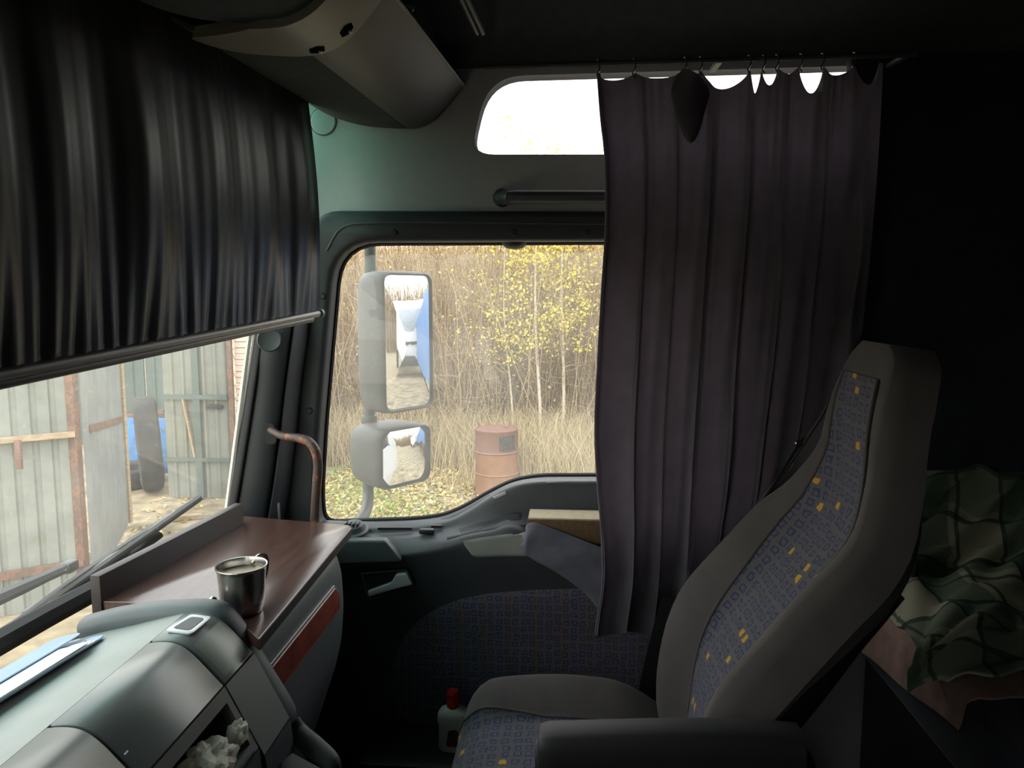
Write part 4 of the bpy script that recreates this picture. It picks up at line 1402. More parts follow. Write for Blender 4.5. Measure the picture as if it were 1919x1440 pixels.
# heading turned over at the third hook
fl = []
for i in range(9):
    v = i / 8
    row = []
    for j in range(9):
        u = j / 8
        top = np.array((1280 + 42 * u, 128 + 26 * u * u))
        bot = np.array((1268 + 54 * u, 205 + 66 * math.sin(math.pi * u) ** 0.7 - 6 * u))
        q = top + (bot - top) * v + np.array((-16 * math.sin(math.pi * v) * (1 - u) + 8 * math.sin(math.pi * v) * u, 0))
        row.append(tuple(U(q[0], q[1], Y=1.625 - 0.022 * math.sin(math.pi * u) - 0.004 * v)))
    fl.append(row)
grid('turned_heading', fl, mt['curtain'], curt, thick=0.002, tdir=(0, 1, 0), smooth=80)

# ------------------------------------------------------------------ passenger seat
seat = empty('passenger_seat', (0.15, 1.30, ZF), 'grey velour passenger seat with blue and yellow patterned inserts', 'seat')
YC = 1.30
SX = -0.06     # the seat's place along the cab
# cushion: sections along X
nX, nA = 26, 60


def cush(x, a):
    """closed section in the Y-Z plane: flat bottom, raised side bolsters"""
    x = x - SX
    t = (x + 0.155) / 0.42
    hw = 0.245 + 0.01 * math.sin(math.pi * t)
    front = min(1.0, max(0.0, (x + 0.155) / 0.07))
    rnd = math.sqrt(max(0.0, 1 - (1 - front) ** 2))
    rear = 1.0 - 0.28 * max(0.0, (t - 0.72) / 0.28) ** 1.6
    top = 1.895 + 0.02 * math.sin(math.pi * min(t, 1)) - 0.05 * (1 - rnd)
    # a in 0..1 goes round: 0..0.6 over the top from near to far, the rest underneath
    if a <= 0.6:
        s = a / 0.6 * 2 - 1
        y = YC + hw * (abs(s) ** 0.9) * (1 if s >= 0 else -1)
        b = max(0.0, (abs(s) - 0.48) / 0.52)
        bol = 0.058 * math.sin(min(b * 1.25, 1.0) * math.pi / 2) - 0.10 * max(0.0, b - 0.72) ** 1.3 * 3
        z = top + bol * (rnd if t < 0.5 else rear) - (1 - rear) * 0.10
    else:
        s = 1 - (a - 0.6) / 0.4 * 2
        y = YC + hw * 0.97 * s
        z = 1.74 + 0.03 * (1 - rnd)
    return (x + SX, y, z - 0.055)


xs = [SX + q for q in [-0.155, -0.152, -0.145, -0.135, -0.12, -0.10, -0.08] + list(np.linspace(-0.05, 0.265, 19))]
ring = np.linspace(0, 1, nA, endpoint=False)
secs = [[cush(x, a) for a in ring] for x in xs]
grid('cushion', secs, mt['seat_grey'], seat, closed_u=True, caps=True, smooth=60)
# patterned centre of the cushion, wrapping over the front
cs = []
for x in xs:
    wd = 0.50 + 0.12 * max(0, (0.02 - x + SX) / 0.17)
    row = []
    for k in range(25):
        s = (k / 24 * 2 - 1) * min(wd, 0.66)
        a = (s + 1) / 2 * 0.6
        p = cush(x, a)
        row.append((p[0] - (0.004 if x - SX < -0.14 else 0), p[1], p[2] + 0.0035))
    cs.append(row)
fr0 = [(SX - 0.158, p[1], p[2] - 0.09) for p in cs[0]]
grid('cushion_insert', [fr0] + cs[:22], mt['seat_motif'], seat, thick=0.003, tdir=(0, 0, -1), smooth=60)
# seam piping at the insert's far edge
tube('cushion_piping', [V(r[-1][0], r[-1][1], r[-1][2] + 0.001) for r in cs[:22]], 0.0028, mt['seat_grey'], seat, sides=6)

# backrest: sections along its height
BCP = np.array(crom([(0.235, 1.76), (0.245, 1.86), (0.255, 1.955), (0.290, 2.06), (0.385, 2.19), (0.470, 2.305), (0.492, 2.40), (0.492, 2.51), (0.506, 2.62)], 8))
_bl = np.concatenate([[0], np.cumsum(np.linalg.norm(np.diff(BCP, axis=0), axis=1))])
_bl /= _bl[-1]


def back_c(t):
    """centre line of the backrest in the X-Z plane"""
    if t < 0 or t > 1:
        e0, e1 = (BCP[0], BCP[1]) if t < 0 else (BCP[-2], BCP[-1])
        d_ = (e1 - e0) / np.linalg.norm(e1 - e0)
        return (BCP[0] + d_ * t) if t < 0 else (BCP[-1] + d_ * (t - 1))
    return np.array([np.interp(t, _bl, BCP[:, 0]), np.interp(t, _bl, BCP[:, 1])])


def back_sec(t, n=48):
    c = back_c(t)
    d = (back_c(t + 0.05) - back_c(t - 0.05))
    d /= np.linalg.norm(d)
    nf = np.array((-d[1], d[0]))       # forward normal
    hw = float(np.interp(t, [0, 0.15, 0.35, 0.60, 0.70, 0.80, 0.90, 0.97, 1.0], [0.20, 0.238, 0.245, 0.236, 0.205, 0.15, 0.135, 0.115, 0.07]))
    th = float(np.interp(t, [0, 0.1, 0.4, 0.7, 0.9, 1.0], [0.06, 0.08, 0.08, 0.075, 0.07, 0.04]))
    bol = float(np.interp(t, [0, 0.12, 0.35, 0.58, 0.70, 0.80, 1.0], [0.03, 0.06, 0.078, 0.072, 0.055, 0.03, 0.0]))
    out = []
    for k in range(n):
        a = k / n
        if a < 0.6:
            s = a / 0.6 * 2 - 1
            y = YC + hw * s
            b = max(0.0, (abs(s) - 0.42) / 0.58)
            f = bol * math.sin(min(b * 1.35, 1) * math.pi / 2) - (0.10 + 0.3 * th) * max(0.0, b - 0.75) ** 1.5 * 4 + 0.018 * (1 - s * s)
        else:
            s = 1 - (a - 0.6) / 0.4 * 2
            y = YC + hw * 0.96 * s
            f = -th * (1 - 0.8 * s * s)
        out.append((c[0] + nf[0] * f, y, c[1] + nf[1] * f))
    return out


ts = list(np.linspace(0, 0.9, 30)) + [0.93, 0.955, 0.975, 0.99, 1.0]
grid('backrest', [back_sec(t) for t in ts], mt['seat_grey'], seat, closed_u=True, caps=True, smooth=60)
bi = []
for t in np.linspace(0.16, 0.94, 30):
    sec = back_sec(t, 160)
    frac = float(np.interp(t, [0, 0.16, 0.4, 0.7, 1.0], [0.34, 0.40, 0.50, 0.58, 0.6]))
    d = (back_c(t + 0.05) - back_c(t - 0.05))
    d /= np.linalg.norm(d)
    nf = (-d[1], d[0])
    lo_, hi_ = int(96 * (0.5 - frac / 2)), int(96 * (0.5 + frac / 2))
    idx = np.linspace(96 * (0.5 - frac / 2), 96 * (0.5 + frac / 2), 17)
    sa = np.array(sec)
    bi.append([tuple(np.array([np.interp(k, np.arange(160), sa[:, q]) for q in range(3)]) + np.array((nf[0] * 0.004, 0, nf[1] * 0.004))) for k in idx])
grid('backrest_insert', bi, mt['seat_motif'], seat, thick=0.004, tdir=(0.8, 0, -0.3), smooth=60)
for e_ in (0, -1):
    tube('backrest_piping', [V(*r[e_]) for r in bi], 0.003, mt['seat_grey'], seat, sides=6)
# back shell and recliner, base
sec = []
for t in np.linspace(0.0, 0.62, 14):
    c = back_c(t)
    d = (back_c(t + 0.05) - back_c(t - 0.05))
    d /= np.linalg.norm(d)
    nf = np.array((-d[1], d[0]))
    hw = float(np.interp(t, [0, 0.4, 0.72], [0.225, 0.238, 0.19]))
    th = 0.03
    sec.append([(c[0] - nf[0] * (th + dd), YC + hw * s, c[1] - nf[1] * (th + dd)) for s, dd in ((-1, -0.045), (-0.97, -0.008), (-0.6, 0.04), (0, 0.06), (0.6, 0.04), (0.97, -0.008), (1, -0.045))])
grid('back_shell', sec, mt['black'], seat, thick=0.008, tdir=(0.9, 0, -0.3), smooth=60)
box('seat_frame', (0.06, YC, 1.655), (0.42, 0.44, 0.07), mt['black'], seat, bevel=0.02)
for s in (-1, 1):
    obox('seat_rail', (-0.16, YC + 0.17 * s, 1.60), (0.30, YC + 0.17 * s, 1.60), 0.04, 0.04, mt['plastic'], seat, bevel=0.005)
box('seat_pedestal', (0.06, YC, 1.505), (0.34, 0.36, 0.17), mt['black'], seat, bevel=0.02, taper=(0.85, 0.9))
lathe('recliner_cover', [(0.07, 0.0), (0.07, 0.012), (0.06, 0.018), (0.0, 0.02)], (0.24, YC - 0.235, 1.80), mt['black'], seat, axis=(0, -1, 0), seg=24)
# armrest, near side
ar = []
apx = [(1008, 1362, 1415), (1012, 1354, 1425), (1030, 1349, 1436), (1070, 1347, 1446), (1150, 1344, 1462), (1250, 1341, 1475), (1350, 1341, 1484), (1430, 1344, 1490), (1500, 1350, 1496)]
for a, t_, b_ in apx:
    T, Bm = U(a, t_ + 16, Y=1.015), U(a, b_ + 30, Y=1.015)
    k = 0.75 if a < 1010 else (0.9 if a < 1020 else 1.0)
    hz = T.z - Bm.z
    w = 0.034 * k
    sec_ = []
    for ang in np.linspace(0, 2 * math.pi, 20, endpoint=False):
        cy_, sy_ = math.cos(ang), math.sin(ang)
        sec_.append((T.x, 1.015 + w * math.copysign(abs(cy_) ** 0.55, cy_), (T.z + Bm.z) / 2 + hz / 2 * math.copysign(abs(sy_) ** 0.5, sy_)))
    ar.append(sec_)
arm = grid('armrest', resample([r + [r[0]] for r in ar], 1, 3), mt['rubber'], seat, smooth=50)
arm['label'] = 'black padded armrest'
tip = U(1008, 1412, Y=1.015)
lathe('armrest_tip', [(0.022, 0.0), (0.020, 0.004), (0.0, 0.006)], tip + V(0.001, 0, -0.004), mt['rubber'], seat, axis=(-1, 0, 0), seg=18, sx=1.0)
lathe('armrest_pivot', [(0.035, -0.02), (0.035, 0.02), (0.0, 0.021)], (0.305, 1.03, 2.055), mt['black'], seat, axis=(0, -1, 0), seg=24)

# ------------------------------------------------------------------ seat belt
bl = empty('seat_belt', U(1215, 1335, Y=1.60), 'black seat belt strap with steel buckle between seat and door', 'seat belt')


def strap(name, pts, w, mat, parent, wd=(1, 0, 0)):
    P = [Vector(p) for p in crom(pts, 5)]
    wd = Vector(wd).normalized()
    return grid(name, [[tuple(p - wd * w / 2), tuple(p), tuple(p + wd * w / 2)] for p in P], mat, parent, thick=0.002, tdir=(0, 1, 0), smooth=60)


strap('strap', [U(1262, 1120, Y=1.600), U(1244, 1180, Y=1.600), U(1226, 1250, Y=1.60), U(1214, 1310, Y=1.60), U(1206, 1345, Y=1.60), U(1200, 1420, Y=1.60)], 0.046, mt['black'], bl)
strap('shoulder_strap', [U(1505, 822, Y=1.612), U(1440, 925, Y=1.612), U(1380, 990, Y=1.61), U(1320, 1052, Y=1.605), U(1270, 1112, Y=1.60)], 0.02, mt['black'], bl, (0.7, 0, 0.7))
box('buckle', U(1170, 1315, Y=1.60), (0.03, 0.022, 0.07), mt['plastic'], bl, bevel=0.006, rot=Matrix.Rotation(math.radians(35), 3, 'Y'))
obox('buckle_tongue', U(1205, 1338, Y=1.585), U(1245, 1328, Y=1.585), 0.012, 0.006, mt['steel'], bl, bevel=0.002)
lathe('belt_guide', [(0.006, -0.003), (0.008, 0.0), (0.006, 0.003)], U(1497, 832, Y=1.60), mt['steel'], bl, axis=(0, -1, 0), seg=16)

# ------------------------------------------------------------------ detergent bottle
bp = U(850, 1410, Y=1.655)
zb = 1.6555
bp = V(bp.x, 1.655, zb)
zcap = U(853, 1294, Y=1.655).z
H = zcap - zb
bo = empty('detergent_bottle', bp, 'white plastic bottle with red cap standing in the door pocket', 'bottle')
hb = H - 0.038
bsec = []
for z, rx, ry in ((0.0, 0.030, 0.020), (0.004, 0.034, 0.023), (hb * 0.35, 0.033, 0.023), (hb * 0.6, 0.033, 0.023), (hb * 0.66, 0.036, 0.024), (hb * 0.82, 0.036, 0.024), (hb * 0.92, 0.030, 0.021), (hb * 0.98, 0.016, 0.014), (hb, 0.012, 0.012)):
    bsec.append([(bp.x + rx * math.copysign(abs(math.cos(a)) ** 0.75, math.cos(a)), bp.y + ry * math.copysign(abs(math.sin(a)) ** 0.75, math.sin(a)), zb + z) for a in np.linspace(0, 2 * math.pi, 28, endpoint=False)])
grid('bottle_body', bsec, mt['white_pl'], bo, closed_u=True, caps=True, smooth=50)
lathe('bottle_cap', [(0.0145, hb - 0.002), (0.0150, hb + 0.012), (0.0125, hb + 0.016), (0.0125, hb + 0.021), (0.0140, hb + 0.024), (0.0135, hb + 0.034), (0.011, hb + 0.038), (0.0, hb + 0.038)], bp, mt['red_pl'], bo, seg=24)
plate('bottle_label', round_poly([(-0.018, -0.02), (0.024, -0.02), (0.024, 0.006), (0.004, 0.022), (-0.012, 0.018)], 0.005, 4), [], 0.002, mt['card_dark'], bo, origin=(bp.x + 0.004, bp.y - 0.0235, zb + hb * 0.36))

# ------------------------------------------------------------------ sleeping bunk and bedding
bunk = empty('lower_bunk', (1.0, 1.0, ZF), 'dark upholstered lower bunk behind the passenger seat', 'bunk')
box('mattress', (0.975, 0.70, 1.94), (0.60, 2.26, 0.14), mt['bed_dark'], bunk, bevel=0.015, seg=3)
box('bunk_box', (0.99, 0.70, 1.645), (0.55, 2.26, 0.44), mt['black'], bunk, bevel=0.015)
# plaid blanket: draped from the side wall over the mattress
brng = random.Random(4)
pw = [(brng.uniform(6, 26), brng.uniform(6, 26), brng.uniform(0, 6.28)) for _ in range(8)]


def wrinkle(u, v, k=1.0):
    s = 0
    for a, b_, p in pw:
        s += math.sin(a * u + b_ * v + p)
    s2 = abs(math.sin(9 * u + 16 * v + 2 * math.sin(5 * u))) ** 0.6
    return k * (0.0035 * s + 0.016 * (s2 - 0.5))


rows = []
for i in range(60):
    v = i / 59
    row = []
    for j in range(60):
        u = j / 59
        # X across the bunk, Y from the wall towards the camera
        X = 0.70 + 0.55 * u
        if v < 0.35:
            t = v / 0.35
            Y, Z = 1.80 - 0.05 * t, 2.285 - 0.185 * t ** 0.8
        else:
            t = (v - 0.35) / 0.65
            Y, Z = 1.75 - 0.46 * t, 2.10 - 0.045 * t
        Z += wrinkle(u * 1.4, v * 1.6, 1.3) + 0.02 * (1 - u) * math.sin(v * 8) * 0.4
        edge = 1 - min(1, u / 0.16)
        if v >= 0.35:
            Z -= 0.05 * edge ** 1.5
            X += 0.03 * math.sin(v * 11) * (1 - u) - 0.09 * t * (1 - u)
        row.append((X, Y + 0.4 * wrinkle(v, u, 1.0), max(Z, 2.018)))
    rows.append(row)
bla = grid('plaid_blanket', rows, mt['plaid'], thick=0.004, tdir=(0, 0, 1), smooth=70)
tag(bla, 'rumpled green and cream plaid blanket on the lower bunk', 'blanket')
rows = []
for i in range(26):
    v = i / 25
    row = []
    for j in range(26):
        u = j / 25
        hang = max(0.0, 0.35 - u) / 0.35
        row.append((0.664 + 0.012 * (1 - hang) + 0.30 * max(0, u - 0.3), 1.72 - 0.44 * v, 2.017 + 0.006 * (1 - hang) - (0.125 - 0.07 * v) * hang ** 0.9 + 0.003 * math.sin(u * 20 + v * 9)))
    rows.append(row)
she = grid('pink_sheet', rows, mt['sheet'], thick=0.004, tdir=(0, 0, 1), smooth=70)
tag(she, 'pale pink sheet under the plaid blanket on the bunk edge', 'sheet')
# dark padded panel above the bedding, enlarged: its colour paints in the wall's shade
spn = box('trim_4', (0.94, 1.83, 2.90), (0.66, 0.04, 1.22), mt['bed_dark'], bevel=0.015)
tag(spn, kind='structure')
# small cabinet door on the rear wall
cab_ = empty('rear_cabinet', (1.22, 1.45, 2.42), 'dark rear cabinet with a rounded door frame above the bunk', 'cabinet')
box('cabinet_body', (1.245, 1.40, 2.60), (0.07, 0.62, 0.40), mt['black'], cab_, bevel=0.012)
plate('cabinet_door', round_poly([(1.14, 2.44), (1.66, 2.44), (1.66, 2.76), (1.14, 2.76)], 0.04, 5), [round_poly([(1.18, 2.48), (1.62, 2.48), (1.62, 2.72), (1.18, 2.72)], 0.03, 5)], 0.016, mt['plastic'], cab_, origin=(1.208, 0, 0), ex=(0, 1, 0), ey=(0, 0, 1), bevel=0.005)

# ------------------------------------------------------------------ side mirrors outside the door window
mir = empty('side_mirror', U(672, 985, Y=2.0), 'grey truck mirror assembly with a tall mirror above a wide-angle mirror', 'mirror')


def rrect(w, h, r, n=6):
    return round_poly([(-w / 2, -h / 2), (w / 2, -h / 2), (w / 2, h / 2), (-w / 2, h / 2)], r, n)


def mirror_head(c, n, w, h, depth, R, hname, gname, slim=0.86, back=0.55, zr=0.0, yb=0.0):
    n = Vector(n).normalized()
    t = V(0, 0, 1).cross(n).normalized()
    up = n.cross(t)
    def loop(sw, shh, off, r, dt=0.0):
        return [tuple(c + t * (p[0] + dt) + up * p[1] + n * off) for p in rrect(w * sw, h * shh, r)]
    secs_ = [loop(0.97, 0.985, 0.003, 0.03), loop(1.02, 1.01, 0.012, 0.032), loop(1.08, 1.035, 0.008, 0.036), loop(1.10, 1.05, -0.02, 0.04), loop(1.09, 1.05, -depth * 0.5, 0.045), loop(1.04, 1.03, -depth * 0.8, 0.05, yb), loop(0.9, 0.96, -depth * 0.96, 0.055, yb * 1.5), loop(back, 0.78, -depth, 0.05, yb * 2)]
    hs = grid(hname, secs_, mt['mirror_shell'], mir, closed_u=True, caps=True, smooth=55)
    # convex glass
    rows = []
    nn = 18
    ol = rrect(w * 0.97, h * 0.985, 0.03, 5)
    m = len(ol)
    verts, faces = [], []
    for k in range(nn + 1):
        s = k / nn
        for p in ol:
            a, b = p[0] * s, p[1] * s
            sag = (a * a + b * b) / (2 * R)
            ed_ = (ol[0][0] ** 2 + ol[0][1] ** 2) / (2 * R)
            verts.append(tuple(c + t * a + up * b + n * (0.007 + 0.6 * ed_ - sag)))
    for k in range(nn):
        for j in range(m):
            if k == 0:
                faces.append((j, m + j, m + (j + 1) % m))
            else:
                faces.append((k * m + j, k * m + (j + 1) % m, (k + 1) * m + (j + 1) % m, (k + 1) * m + j))
    return hs, pyd(gname, verts, faces, mt['mirror'], mir, 80)


cm = U(763, 641, Y=2.30)
h1, g1 = mirror_head(cm, (0.835, -0.55, 0.0), 0.195, 0.405, 0.125, 3.4, 'mirror_housing', 'mirror_pane')
cl = U(758, 855, Y=2.30)
h2_, g2 = mirror_head(cl, (0.80, -0.60, -0.02), 0.190, 0.178, 0.165, 0.42, 'wide_housing', 'wide_pane', back=0.7)
tube('mirror_arm', [U(690, 385, Y=2.33), U(693, 470, Y=2.36), U(694, 560, Y=2.38), U(692, 780, Y=2.38), U(690, 900, Y=2.37), U(690, 935, Y=2.35), U(684, 962, Y=2.28), U(668, 985, Y=2.15), U(650, 1010, Y=1.96)], 0.0175, mt['mirror_shell'], mir, sides=14, smoothn=5)
tube('mirror_arm_top', [U(690, 385, Y=2.33), U(686, 350, Y=2.25), U(680, 335, Y=2.05), U(676, 330, Y=1.95)], 0.0175, mt['mirror_shell'], mir, sides=14, smoothn=5)
box('mirror_foot', U(650, 1012, Y=1.955), (0.09, 0.03, 0.08), mt['black'], mir, bevel=0.01)
lathe('mirror_clamp', [(0.024, -0.012), (0.026, 0.0), (0.024, 0.012)], U(692, 786, Y=2.375), mt['mirror_shell'], mir, seg=18)

# ------------------------------------------------------------------ ground
g = box('ground', (5, 15, -0.1), (90, 80, 0.2), mt['soil'])
tag(g, kind='structure')
rows = []
for i, Y in enumerate(np.linspace(23, 34, 12)):
    rows.append([(X, Y + 0.8 * math.sin(X * 0.7 + i), -0.05 + 4.9 * (i / 11) ** 0.8 + 0.25 * math.sin(X * 1.3 + i * 0.8)) for X in np.linspace(-16, 24, 50)])
bank = grid('bank', rows, mt['bank'], thick=0.5, tdir=(0, 0, -1))
tag(bank, kind='structure')

# ------------------------------------------------------------------ rusty drum
db = U(931, 926, Z=0.0)
drum = empty('oil_drum', V(db.x, db.y, 0), 'rust red steel drum standing in dry grass with a black flaked sticker', 'drum')
rd, hd_ = 0.288, 0.905
lathe('drum_body', [(0.0, 0.0), (rd + 0.006, 0.0), (rd + 0.008, 0.015), (rd, 0.03), (rd, 0.29), (rd + 0.012, 0.305), (rd, 0.32), (rd, 0.585), (rd + 0.004, 0.59)], V(db.x, db.y, 0), mt['drum_low'], drum, seg=48)
lathe('drum_top_section', [(rd + 0.004, 0.588), (rd + 0.013, 0.60), (rd, 0.615), (rd, 0.87), (rd + 0.008, 0.888), (rd + 0.008, 0.90), (rd - 0.004, 0.905), (rd - 0.01, 0.893), (0.0, 0.898)], V(db.x, db.y, 0), mt['drum'], drum, seg=48)
stk = []
va = math.atan2(-db.y, -db.x)
for z in np.linspace(0.64, 0.84, 6):
    stk.append([(db.x + (rd + 0.004) * math.cos(va + a), db.y + (rd + 0.004) * math.sin(va + a), z) for a in np.linspace(0.12, 0.98, 12)])
grid('sticker', stk, mt['plate_blk'], drum, thick=0.003, tdir=(0, -0.5, 0))
lathe('bung', [(0.03, 0.893), (0.03, 0.91), (0.0, 0.912)], V(db.x + 0.12, db.y + 0.1, 0), mt['drum'], drum, seg=16)

# ------------------------------------------------------------------ birch saplings
def birch(name, path, rad, label, nbr, nleaf, leafmat, lz=(1.6, 5.2), grp=None, spread=0.9):
    P = [Vector(p) for p in path]
    t = empty(name, P[0], label, 'tree', grp)
    tube('trunk', P, [rad * 0.8, rad * 0.7, rad * 0.5, rad * 0.2], mt['bark'], t, sides=8, smoothn=4)
    PP = crom([tuple(p) for p in P], 12)
    PP = np.array(PP)
    ok = PP[(PP[:, 2] > lz[0] * 0.8)]
    st_ = ok[rng.integers(0, len(ok), nbr)]
    ang = rng.uniform(0, 2 * math.pi, nbr)
    ln = rng.uniform(0.35, 1.0, nbr) * spread
    D = np.stack([np.cos(ang), np.sin(ang), rng.uniform(0.2, 0.9, nbr)], axis=1)
    e1 = st_ + D * ln[:, None] * 0.5
    e2 = st_ + D * ln[:, None] + np.stack([np.zeros(nbr), np.zeros(nbr), -0.1 * ln], axis=1)
    v, q = twigs_np(st_, e1, e2, np.full(nbr, 0.007), np.full(nbr, 0.005), np.full(nbr, 0.002))
    np_mesh('branches', v, q, mt['twig'], t)['kind'] = 'stuff'
    k = rng.integers(0, nbr, nleaf)
    f = rng.uniform(0.3, 1.1, nleaf)[:, None]
    C = st_[k] + (e2[k] - st_[k]) * f + rng.normal(0, 0.07, (nleaf, 3))
    C = C[C[:, 2] > lz[0]]
    v, q = leaves_np(C, rng.uniform(0.019, 0.037, len(C)))
    np_mesh('leaves', v, q, leafmat, t)['kind'] = 'stuff'
    return t


def tpath(pxs, Y, top):
    pts_ = [U(a, b, Y=Y) for a, b in pxs]
    base = pts_[0].copy()
    base.z = 0
    return [base] + pts_ + [V(pts_[-1].x + 0.05, pts_[-1].y, top)]


birch('birch_sapling', tpath([(1013, 850), (1012, 760), (1006, 660), (1003, 560), (1005, 460)], 12.0, 4.6), 0.038, 'slim birch sapling with pale trunk and yellow leaves behind the drum', 80, 2100, mt['leaf_y'], (1.9, 5.2))
birch('birch_sapling', tpath([(1050, 850), (1056, 780), (1056, 690), (1053, 590), (1053, 470)], 12.15, 4.7), 0.040, 'white-barked birch sapling beside the curtain edge, thickest pale trunk', 80, 2100, mt['leaf_y'], (1.8, 5.2))
birch('birch_sapling', tpath([(966, 850), (958, 740), (950, 650), (944, 560)], 12.2, 4.3), 0.026, 'thin leaning birch sapling directly above the drum', 50, 800, mt['leaf_y'], (1.6, 4.8))
birch('alder_sapling', tpath([(825, 850), (822, 640), (815, 560), (800, 470)], 14.2, 4.4), 0.026, 'bare forked sapling behind the tall mirror', 36, 60, mt['leaf_b'], (1.2, 4.6), None, 1.4)
birch('alder_sapling', tpath([(640, 850), (650, 700), (655, 560)], 13.6, 4.4), 0.028, 'yellow-brown leafed sapling between pillar and mirror', 36, 420, mt['leaf_b'], (1.2, 4.6))
birch('birch_sapling', tpath([(1115, 850), (1110, 690), (1112, 520)], 14.0, 5.0), 0.03, 'yellow-leaved birch sapling half hidden by the curtain edge', 70, 2000, mt['leaf_y'], (1.8, 5.2))
birch('birch_sapling', tpath([(900, 850), (905, 690), (912, 520)], 15.0, 5.2), 0.028, 'birch sapling with pale yellow crown to the left of the drum', 60, 1200, mt['leaf_y'], (1.9, 5.4))

# ------------------------------------------------------------------ thicket
n = 20000
X0 = rng.uniform(-5.4, 9, n)
Y0 = 12.4 + 10.5 * rng.uniform(0, 1, n) ** 1.3
hh = rng.uniform(0.9, 4.6, n)
lean = rng.normal(0, 0.22, (n, 2))
P0 = np.stack([X0, Y0, np.full(n, -0.02)], axis=1)
P2 = P0 + np.stack([lean[:, 0] * hh, lean[:, 1] * hh, hh], axis=1)
P1 = (P0 + P2) / 2 + np.concatenate([rng.normal(0, 0.1, (n, 2)), np.zeros((n, 1))], axis=1)
r_ = rng.uniform(0.004, 0.011, n)
v1, q1 = twigs_np(P0, P1, P2, r_, r_ * 0.75, r_ * 0.3)
m_ = 60000
k = rng.integers(0, n, m_)
f = rng.uniform(0.25, 1.0, m_)[:, None]
S0 = P0[k] + (P2[k] - P0[k]) * f
D = np.stack([rng.normal(0, 0.55, m_), rng.normal(0, 0.55, m_), rng.uniform(-0.1, 0.9, m_)], axis=1) * rng.uniform(0.3, 0.9, m_)[:, None]
S2 = S0 + D
S1 = (S0 + S2) / 2 + rng.normal(0, 0.03, (m_, 3))
v2, q2 = twigs_np(S0, S1, S2, np.full(m_, 0.0045), np.full(m_, 0.0035), np.full(m_, 0.0015))
th_ = np_mesh('thicket', np.concatenate([v1, v2]), np.concatenate([q1, q2 + len(v1)]), mt['twig'])
tag(th_, 'dense brown thicket of bare twigs behind the drum', 'thicket', kind='stuff')
m_ = 26000
k = rng.integers(0, n, m_)
f = rng.uniform(0.15, 1.05, m_)[:, None]
C = P0[k] + (P2[k] - P0[k]) * f + rng.normal(0, 0.15, (m_, 3))
C = C[C[:, 2] > 0.15]
v, q = leaves_np(C, rng.uniform(0.018, 0.036, len(C)))
tl_ = np_mesh('thicket_leaves', v, q, mt['leaf_b'])
m_ = 9000
k = rng.integers(0, n, m_)
f = rng.uniform(0.45, 1.1, m_)[:, None]
C2 = P0[k] + (P2[k] - P0[k]) * f + rng.normal(0, 0.12, (m_, 3))
C2 = C2[C2[:, 2] > 1.4]
v, q = leaves_np(C2, rng.uniform(0.018, 0.036, len(C2)))
ty_ = np_mesh('yellow_leaves', v, q, mt['leaf_y'])
tag(ty_, 'scattered yellow leaves among the bare twigs of the thicket', 'leaves', kind='stuff')
tag(tl_, 'withered brown leaves still hanging in the thicket', 'leaves', kind='stuff')

# dry grass
n = 15000
X0 = rng.uniform(-5.2, 6, n)
Y0 = 11.5 + np.abs(rng.normal(0, 1.0, n))
near = rng.uniform(0, 1, n) < 0.15
Y0 = np.where(near, rng.uniform(10.2, 12, n), Y0)
X0 = np.where(near, db.x + rng.normal(0.55, 0.6, n), X0)
keep = (X0 - db.x) ** 2 + (Y0 - db.y) ** 2 > 0.34 ** 2
X0, Y0 = X0[keep], Y0[keep]
n = len(X0)
hh = rng.uniform(0.2, 1.0, n)
P0 = np.stack([X0, Y0, np.full(n, -0.01)], axis=1)
ln = rng.normal(0, 0.3, (n, 2))
P2 = P0 + np.stack([ln[:, 0] * hh, ln[:, 1] * hh, hh], axis=1)
P1 = (P0 + P2) / 2 + np.stack([-ln[:, 0] * hh * 0.15, -ln[:, 1] * hh * 0.15, hh * 0.06], axis=1)
r_ = rng.uniform(0.003, 0.006, n)
v, q = twigs_np(P0, P1, P2, r_, r_ * 0.8, r_ * 0.3)
hy = np_mesh('dry_grass', v, q, mt['hay'])
tag(hy, 'tall straw coloured dry grass around the drum', 'grass', kind='stuff')

# fallen leaves
n = 30000
X0 = rng.uniform(-5.5, 5, n)
Y0 = rng.uniform(6.2, 13.2, n)
kp = (X0 > -3.5) | (rng.uniform(0, 1, n) < 0.12)
X0, Y0 = X0[kp], Y0[kp]
n = len(X0)
C = np.stack([X0, Y0, rng.uniform(0.004, 0.03, n)], axis=1)
v, q = leaves_np(C, rng.uniform(0.022, 0.046, n), up_bias=0.8)
lt_ = np_mesh('fallen_leaves', v, q, mt['litter'])
tag(lt_, 'pale fallen leaves covering the ground before the thicket', 'leaves', kind='stuff')

# green grass tufts
cs_ = [(U(655, 925, Z=0), 0.35), (U(742, 965, Z=0), 0.4), (U(640, 900, Z=0), 0.5), (U(880, 865, Z=0), 0.25), (U(700, 950, Z=0), 0.5), (U(610, 880, Z=0), 0.5)]
PX, PY = [], []
for c_, s_ in cs_:
    k = 200
    PX.append(rng.normal(c_.x, s_, k))
    PY.append(rng.normal(c_.y, s_, k))
X0, Y0 = np.concatenate(PX), np.concatenate(PY)
n = len(X0)
hh = rng.uniform(0.03, 0.11, n)
P0 = np.stack([X0, Y0, np.full(n, -0.005)], axis=1)
ln = rng.normal(0, 0.45, (n, 2))
P2 = P0 + np.stack([ln[:, 0] * hh, ln[:, 1] * hh, hh], axis=1)
P1 = (P0 + P2) / 2 + np.stack([np.zeros(n), np.zeros(n), hh * 0.1], axis=1)
v, q = twigs_np(P0, P1, P2, np.full(n, 0.007), np.full(n, 0.006), np.full(n, 0.002))
